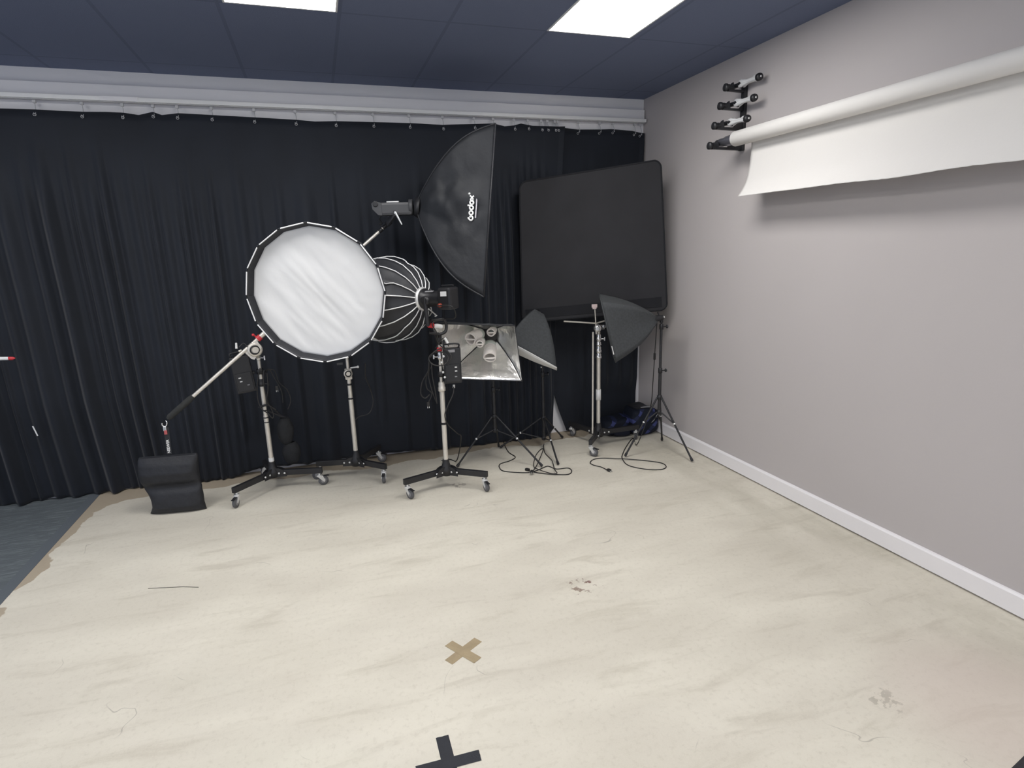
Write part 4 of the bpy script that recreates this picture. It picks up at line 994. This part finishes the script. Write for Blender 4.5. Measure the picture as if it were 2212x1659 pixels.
def coil(label, loops, r, tails=(), group='hanging cable coils', mt=None, tip=None):
    pts = loops; lo = min((p for lp in loops for p in lp), key=lambda p: p.z)
    t = thing('cable_coil', lo-V((0, 0, r)), label, 'cable', group)
    for lp in loops: MB().tube(spline(lp, 8), r, 7).build('loop', M['cable'], t)
    for tl_ in tails: MB().tube(spline(tl_, 8), r, 7).build('tail', M['cable'], t)
    if tip is not None:
        MB().box(tip, (0.022, 0.018, 0.035), None, 0, 0.004).build('plug', M['cable'], t)
        bb = MB()
        for s in (-1, 1): bb.box(tip+V((0.006*s, -0.004, -0.024)), (0.003, 0.004, 0.015))
        bb.build('prong', M['white'], t)
    return t
y3 = c3.y-0.085
def loop2(cx, cy, rx, ry, y, n=12, ph=0.0, dy=0.03): return [AY(cx+rx*math.cos(2*PI*k/n+ph), cy+ry*math.sin(2*PI*k/n+ph), y+dy*math.sin(2*PI*k/n+ph)) for k in range(n+1)]
coil('black cable looped round the front stand pole, long strands hanging beside it',
     [loop2(947.5, 775, 21, 15, y3, 12, 0, -0.025), [AY(930, 772, y3), AY(938, 760, y3), AY(955, 753, y3), AY(972, 764, y3), AY(974, 776, y3-0.04), AY(966, 790, y3-0.03)]],
     0.0046, [[AY(926, 776, y3), AY(925, 800, y3), AY(912, 825, y3+0.02), AY(909, 850, y3+0.02), AY(918, 860, y3+0.02), AY(928, 852, y3+0.02)],
              [AY(928, 780, y3+0.01), AY(926, 812, y3+0.01), AY(932, 840, y3), AY(940, 862, y3), AY(943, 868, y3)],
              [AY(932, 783, y3-0.01), AY(934, 812, y3-0.01), AY(940, 845, y3-0.01), AY(944, 872, y3-0.01)],
              [AY(935, 785, y3+0.02), AY(921, 815, y3+0.02), AY(922, 838, y3+0.02), AY(933, 850, y3+0.02), AY(926, 868, y3+0.02)]], tip=AY(925, 873, y3+0.02))
y1 = c1.y-0.06
coil('black cable wound down the boom stand pole with loose loops behind it',
     [[AY(562, 795, y1), AY(556, 825, y1), AY(557, 862, y1), AY(566, 884, y1), AY(578, 892, y1), AY(589, 903, y1), AY(590, 892, y1), AY(578, 866, y1), AY(570, 830, y1-0.01), AY(570, 800, y1-0.01)],
      [AY(572, 800, y1+0.12), AY(592, 800, y1+0.13), AY(602, 825, y1+0.13), AY(620, 842, y1+0.13), AY(628, 864, y1+0.13), AY(622, 884, y1+0.13)],
      [AY(570, 812, y1+0.11), AY(580, 797, y1+0.11), AY(592, 815, y1+0.11), AY(608, 845, y1+0.11), AY(611, 870, y1+0.11)],
      [AY(577, 806, y1-0.01), AY(579, 840, y1-0.01), AY(577, 870, y1-0.01), AY(596, 885, y1)]],
     0.0045, [], tip=AY(598, 838, y1+0.12))
# cable running from the box on the front stand to the floor
t = cord('black cable dropping from the control box to the floor behind the front stand', [AY(980, 832, 4.40), AY(979, 850, 4.38), AY(966, 880, 4.36), AY(961, 898, 4.36), AY(968, 917, 4.42), AY(988, 936, 4.60), AY(996, 946, 4.66), V((1.03, 4.90, 0.03)), V((0.99, 5.00, 0.006)), V((0.93, 5.02, 0.006))], 0.0048, False)
MB().cyl(AY(980.5, 838, 4.40), AY(980.5, 831, 4.40), 0.009, None, 10).build('connector', M['white'], t)
# light cable from the lamp head to the box
cord('grey cable curling from the black studio light to its control box', [o2+vside*0.095+Bd*0.03+V((0, 0, -0.045)), AY(974, 661, 4.09), AY(984, 676, 4.12), AY(981, 688, 4.18), AY(964, 689, 4.25), AY(940, 694, 4.30), AY(934, 702, 4.30), AY(944, 720, 4.31), AY(944, 736, 4.33), AY(953, 748, 4.34), AY(960, 752, 4.36)], 0.0042, False, 'lamp cables')
cord('short black cable looping by the red ring above the control box', [AY(941, 752, 4.36), AY(948, 742, 4.35), AY(956, 732, 4.35), AY(962, 731, 4.35), AY(966, 740, 4.36), AY(969, 748, 4.37)], 0.004, False, 'lamp cables')
b = MB(); b.cyl(AY(961, 730, 4.34), AY(967, 741, 4.345), 0.010, 0.010, 10); tag(b.build('cable_connector', M['white']), 'small white cable connector above the control box on the front stand', 'connector')
# hanging thin cable on the curtain side of the round softbox
cord('thin dark cable drooping below the right edge of the round softbox', [AY(789, 785, 4.6), AY(790, 815, 4.7), AY(800, 840, 4.8), AY(806, 868, 4.82), AY(798, 892, 4.8), AY(776, 900, 4.85), V((c2.x+0.02, c2.y-0.02, 0.50))], 0.0038, False, 'lamp cables')

# ------------------------------------------------------------------ plaid duffel bag in the corner
bb = V((2.84, 5.03, 0))
dg = thing('duffel_bag', bb, 'blue and black plaid duffel bag slumped in the corner by the right wall', 'bag')
def lump(cx, cy, hx, hy, hz, e=2.6, seed=0, lean=0.0):
    def fn(u, v):
        a = 2*PI*u; p = PI*(v-0.5)
        f = lambda w: math.copysign(abs(w)**(2/e), w)
        x = hx*f(math.cos(p))*f(math.cos(a)); y = hy*f(math.cos(p))*f(math.sin(a)); z = hz*(1+f(math.sin(p)))
        q_ = V((cx+x+lean*z, cy+y, max(0.0, z)))
        w = noise.noise(q_*7+V((seed, 0, 0)))*0.026+noise.noise(q_*16+V((seed, 3, 0)))*0.014
        q_ += V((x, y, 0)).normalized()*w if (abs(x)+abs(y)) > 1e-4 else V()
        q_.z = max(0.002, q_.z+w*0.6*(1 if z > 0.05 else 0)); return q_
    return fn
MB().grid(lump(2.985, 5.06, 0.145, 0.155, 0.140, 4.5, 1, -0.05), 48, 28).build('body', M['plaid'], dg)
MB().grid(lump(2.735, 5.13, 0.16, 0.125, 0.088, 4.0, 5, 0.1), 40, 20).build('slumped_end', M['plaid'], dg)
MB().grid(lump(2.745, 5.02, 0.10, 0.055, 0.04, 2.4, 9), 30, 14).build('side_pocket', mat('navy_cloth', (0.012, 0.015, 0.03), 0.8, 0, 0.2, 9, 0.3, 30), dg)
MB().grid(lambda u, v: lump(2.985, 5.06, 0.145, 0.155, 0.140, 4.5, 1, -0.05)(u, 0.84+0.16*v)+V((0, 0, 0.006)), 40, 8).build('top_flap', M['bag'], dg, solid=0.004)
b = MB(); b.tube(spline([AY(1384, 880, 4.95), AY(1395, 879, 4.945), AY(1410, 878, 4.95)], 6), 0.006, 8); b.build('zip', M['hubgrey'], dg)
b = MB(); b.tube(spline([AY(1405, 913, 4.93), AY(1410, 909, 4.91), AY(1416, 902, 4.90), AY(1422, 901, 4.90), AY(1428, 907, 4.92)], 6), 0.009, 8); b.build('handle', M['bag'], dg)
b = MB(); b.tube(spline([AY(1405, 913, 4.925), AY(1412, 908, 4.90), AY(1419, 897, 4.90), AY(1423, 893, 4.91)], 6), 0.004, 8); b.build('strap_edge', M['hubgrey'], dg)

# ------------------------------------------------------------------ wall bracket, expanders, paper roll
YS = 3.925
zt_, zb_ = AX(1608, 180, XR-0.02).z, AX(1607, 324, XR-0.02).z
br = thing('roller_bracket', (XR-0.02, YS, zb_), 'black four-arm roller bracket screwed to the grey right wall', 'bracket')
MB().box((XR-0.012, YS, (zt_+zb_)/2), (0.024, 0.045, zt_-zb_), None, 0, 0.003).build('spine', M['blackmetal'], br)
arms = []
for (tx, ty), (sx, sy) in (((1568, 187), (1597, 184)), ((1556, 227), (1586, 224)), ((1543, 270), (1573, 265)), ((1533, 313), (1561, 305))):
    d = ray(tx, ty); ptip = CAM+d*(YS/d.y); d = ray(sx, sy); ps = CAM+d*(YS/d.y)
    ps.x = min(ps.x, XR-0.02-0.05)
    if sx == 1561: ps.z = AX(1592, 299, ps.x).z
    arms.append((ptip, ps))
    rx = XR-0.02
    b = MB()
    zb0 = ptip.z-0.03
    b.poly([V((rx, YS-0.012, zb0-0.004)), V((rx, YS-0.012, zb0+0.07)), V((min(ps.x+0.058, rx-0.002), YS-0.012, ps.z-0.02)), V((ps.x+0.045, YS-0.012, ps.z-0.034)), V((ps.x-0.040, YS-0.012, ps.z-0.034)), V((ps.x-0.05, YS-0.012, ps.z+0.015)), V((ps.x-0.068, YS-0.012, ps.z-0.005)), V((ptip.x+0.02, YS-0.012, ptip.z+0.015)), V((ptip.x+0.02, YS-0.012, ptip.z-0.03))], 0.024, V((0, 1, 0)))
    ao = b.build('arm', M['blackmetal'], br)
    b = MB(); b.lathe(V((ptip.x, YS, ptip.z-0.006)), (1, 0, 0), [(-0.012, 0.014), (-0.008, 0.027), (0.006, 0.027), (0.016, 0.018), (0.05, 0.018)], 16); b.build('end_cap', M['blackplastic'], ao)
def expander(label, ps, y_end, z_end):
    p0 = V((ps.x, YS+0.045, ps.z)); p1 = V((ps.x, y_end, z_end)); d = (p1-p0); Lx = d.length; d.normalize()
    t = thing('roller_expander', (p0+p1)/2-V((0, 0, 0.04)), label, 'roller expander', 'empty roller expanders')
    x, y, z = basis(d)
    for k in range(4):    # four sprung bars, thick at the hook end
        a = PI/4+PI/2*k; o = x*math.cos(a)+y*math.sin(a)
        MB().tube([p0+d*(Lx*f)+o*rr_ for f, rr_ in ((0.25, 0.011), (0.29, 0.017), (0.36, 0.019), (0.46, 0.013), (0.56, 0.009), (0.80, 0.009), (0.86, 0.014), (0.94, 0.015))], [0.008, 0.013, 0.0145, 0.012, 0.009, 0.009, 0.011, 0.011], 10).build('bar', M['satin'], t)
    MB().lathe(p1, -d, [(-0.018, 0.006), (-0.016, 0.022), (-0.004, 0.026), (0.012, 0.026), (0.018, 0.02)], 20).build('end_knob', M['blackplastic'], t)
    MB().lathe(p1+d*0.016, d, [(0, 0.008), (0.004, 0.006)], 12).build('screw', M['zinc'], t)
    MB().lathe(p0, d, [(-0.01, 0.012), (0.0, 0.016), (0.045, 0.016), (0.06, 0.017), (0.085, 0.030), (0.096, 0.026)], 18).build('hub_ring', M['blackplastic'], t)
for lab, (ptip, ps), (ex, ey) in zip(('chrome roller expander on the topmost arm of the wall bracket', 'chrome roller expander on the second arm from the top of the wall bracket', 'chrome roller expander on the third arm, just above the white paper roll'), arms, ((1640, 166), (1629, 211), (1614, 256))):
    e = AX(ex, ey, ps.x); expander(lab, ps, e.y, e.z)
ps = arms[3][1]; RX = ps.x
r_end = AX(1588, 301, RX).y
d = ray(1592, 299); RZ = AX(1592, 299, RX).z
PR = 0.052
pr = thing('paper_roll', (RX, 2.3, RZ-0.45), 'roll of white seamless paper hung on the right wall, short sheet hanging down', 'paper roll')
y_near = 0.9
MB().lathe((RX, r_end, RZ), (0, -1, 0), [(0, 0.03), (0.0, PR-0.004), (0.004, PR), (r_end-y_near, PR), (r_end-y_near+0.002, 0.03)], 36).build('roll', M['paper'], pr)
MB().lathe((RX, YS+0.03, RZ), (0, -1, 0), [(0, 0.02), (0.0, 0.030), (0.07, 0.030), (0.08, 0.036), (YS+0.03-r_end, 0.036), (YS+0.06-r_end, 0.036)], 20).build('expander', mat('grey_steel', (0.28, 0.28, 0.32), 0.3, 0.8, 0.05, 20), pr)
ys0 = AX(1619, 330, RX+0.04).y
zbot = AX(1604, 423, RX-0.03).z
prof_s = [(PR*0.9, 0.0), (PR+0.004, -0.05), (PR+0.004, -0.14), (PR-0.004, -0.22), (PR-0.022, -0.30), (PR-0.052, -0.36), (PR-0.085, zbot-RZ)]
sp_s = spline([V((a, 0, b_)) for a, b_ in prof_s], 5)
def sheet(u, v):
    k = v*(len(sp_s)-1); i = min(int(k), len(sp_s)-2); p = sp_s[i].lerp(sp_s[i+1], k-i)
    y = ys0+(y_near-ys0)*u
    cut = (0.012*noise.noise(V((y*2.2, 3, 0)))+0.003*noise.noise(V((y*30, 0, 5))))*v*v
    return V((RX+p.x+0.006*noise.noise(V((y*1.3, v*2, 8)))*v, y+0.012*v*(1-u), RZ+p.z+cut-0.03*v*v*min(1, u*0.9)))
MB().grid(sheet, 120, 30).build('hanging_sheet', M['paper'], pr, solid=0.0012)
# far bracket that carries the roll's other end, beyond the frame
b2 = thing('wall_mount_bracket', (XR-0.02, 0.82, RZ-0.1), 'black bracket at the far end of the white paper roll, outside the frame', 'bracket')
MB().box((XR-0.012, 0.82, RZ+0.15), (0.024, 0.045, 0.5), None, 0, 0.003).build('spine', M['blackmetal'], b2)
MB().beam((XR-0.02, 0.82, RZ-0.02), (RX-0.05, 0.82, RZ-0.02), 0.024, 0.03).build('arm', M['blackmetal'], b2)
MB().cyl((RX, 0.80, RZ), (RX, 0.896, RZ), 0.028, None, 16).build('saddle', M['blackmetal'], b2)

# ------------------------------------------------------------------ tape marks and small things on the floor
def strip(a, b_, w, z, m, parent, seed):
    a, b_ = V(a), V(b_); d = (b_-a); d.z = 0; L_ = d.length; d.normalize(); s_ = V((-d.y, d.x, 0))
    def fn(u, v):
        p = a+d*(L_*u)+s_*(w*(v-0.5)); e = 0.0025*noise.noise(V((v*9, seed, 0)))
        if u < 0.01 or u > 0.99: p += d*e
        return V((p.x, p.y, z))
    MB().grid(fn, 20, 6, 0, False).build('strip', m, parent, solid=-0.0004)
c_ = AZ(1000, 1405)
tm = thing('tape_mark', (c_.x, c_.y, 0), 'tan tape cross stuck on the beige floor', 'tape mark', 'tape crosses')
A = [AZ(969, 1390), AZ(1032, 1427)]; B = [AZ(969, 1431), AZ(1033, 1382)]
strip(B[0], B[1], 0.05, 0.0006, M['braun'], tm, 1); strip(A[0], A[1], 0.05, 0.0014, M['braun'], tm, 2)
c_ = AZ(966, 1640)
tm = thing('tape_mark', (c_.x, c_.y, 0), 'black tape cross at the bottom edge of the floor', 'tape mark', 'tape crosses')
a0 = AZ(955, 1591); ctr = AZ(968, 1643); strip(a0, ctr+(ctr-a0)*1.0, 0.05, 0.0006, M['gaff'], tm, 3)
b0 = AZ(1037, 1631.5); b1 = AZ(899, 1668); strip(b0, b1, 0.05, 0.0014, M['gaff'], tm, 4)
b = MB(); b.tube(spline([AZ(320, 1271, 0.002), AZ(362, 1269, 0.003), AZ(395, 1267.5, 0.002), AZ(429, 1268.5, 0.002)], 8), 0.0013, 6)
tag(b.build('thread', M['hair']), 'long dark thread lying alone on the beige floor', 'thread')
# dark mat whose edge shows at the near right
e0, e1 = AZ(2185, 1661), AZ(2214, 1633); d = (e1-e0); d.z = 0; d.normalize()
pA = e0-d*0.35; pB = e1+d*0.75; nn = V((d.y, -d.x, 0))
b = MB(); b.poly([pA, pB, pB+nn*0.8, pA+nn*0.8], 0.006, V((0, 0, 1))); mt = b.build('floor_mat', M['mat_dark'])
tag(mt, 'dark floor mat, only one edge showing on the beige floor near the camera', 'mat')

# red tipped arm of a light stand standing on the carpet, mostly out of frame
y0 = 4.9
tip = AY(32, 774, y0); base = AY(-170, 778, y0)
rs_ = thing('light_stand', (base.x, base.y, 0), 'light stand on the carpet, only its red and white arm tip showing at the curtain', 'stand')
MB().cyl((base.x, base.y, 0.02), (base.x, base.y, base.z+0.03), 0.013, None, 14).build('pole', M['blackmetal'], rs_)
for k in range(3):
    a = (1.9, 3.2, 4.2)[k]; MB().tube([(base.x, base.y, 0.35), (base.x+0.26*math.cos(a), base.y+0.26*math.sin(a), 0.012)], 0.009, 8).build('leg', M['blackmetal'], rs_)
dd = (tip-base).normalized()
b = MB(); b.tube([base, base+dd*((tip-base).length-0.115)], 0.014, 12); b.build('arm', M['red'], rs_)
q0 = tip-dd*0.115
b = MB(); b.tube([q0, q0+dd*0.08], [0.0125, 0.0115], 12); b.build('arm_band', M['white'], rs_)
b = MB(); b.tube([q0+dd*0.08, q0+dd*0.09, q0+dd*0.105, tip+dd*0.002], [0.011, 0.0125, 0.011, 0.004], 12); b.build('arm_tip', M['red'], rs_)

# ------------------------------------------------------------------ camera, world, view
cam = bpy.data.cameras.new('camera'); co = bpy.data.objects.new('camera', cam); COL.objects.link(co)
cam.sensor_width = 36; cam.lens = F_PX/2212*36; cam.clip_start = 0.02
mw = Matrix((rt, up, -fw)).transposed().to_4x4(); mw.translation = CAM; co.matrix_world = mw
sc.camera = co
w = bpy.data.worlds.new('world'); sc.world = w; w.use_nodes = True
w.node_tree.nodes['Background'].inputs['Color'].default_value = (0.60, 0.66, 0.80, 1); w.node_tree.nodes['Background'].inputs['Strength'].default_value = 1.0
sc.view_settings.view_transform = 'Standard'; sc.view_settings.look = 'None'; sc.view_settings.gamma = 1
sc.view_settings.use_curve_mapping = False
sc.view_settings.exposure = 0.12
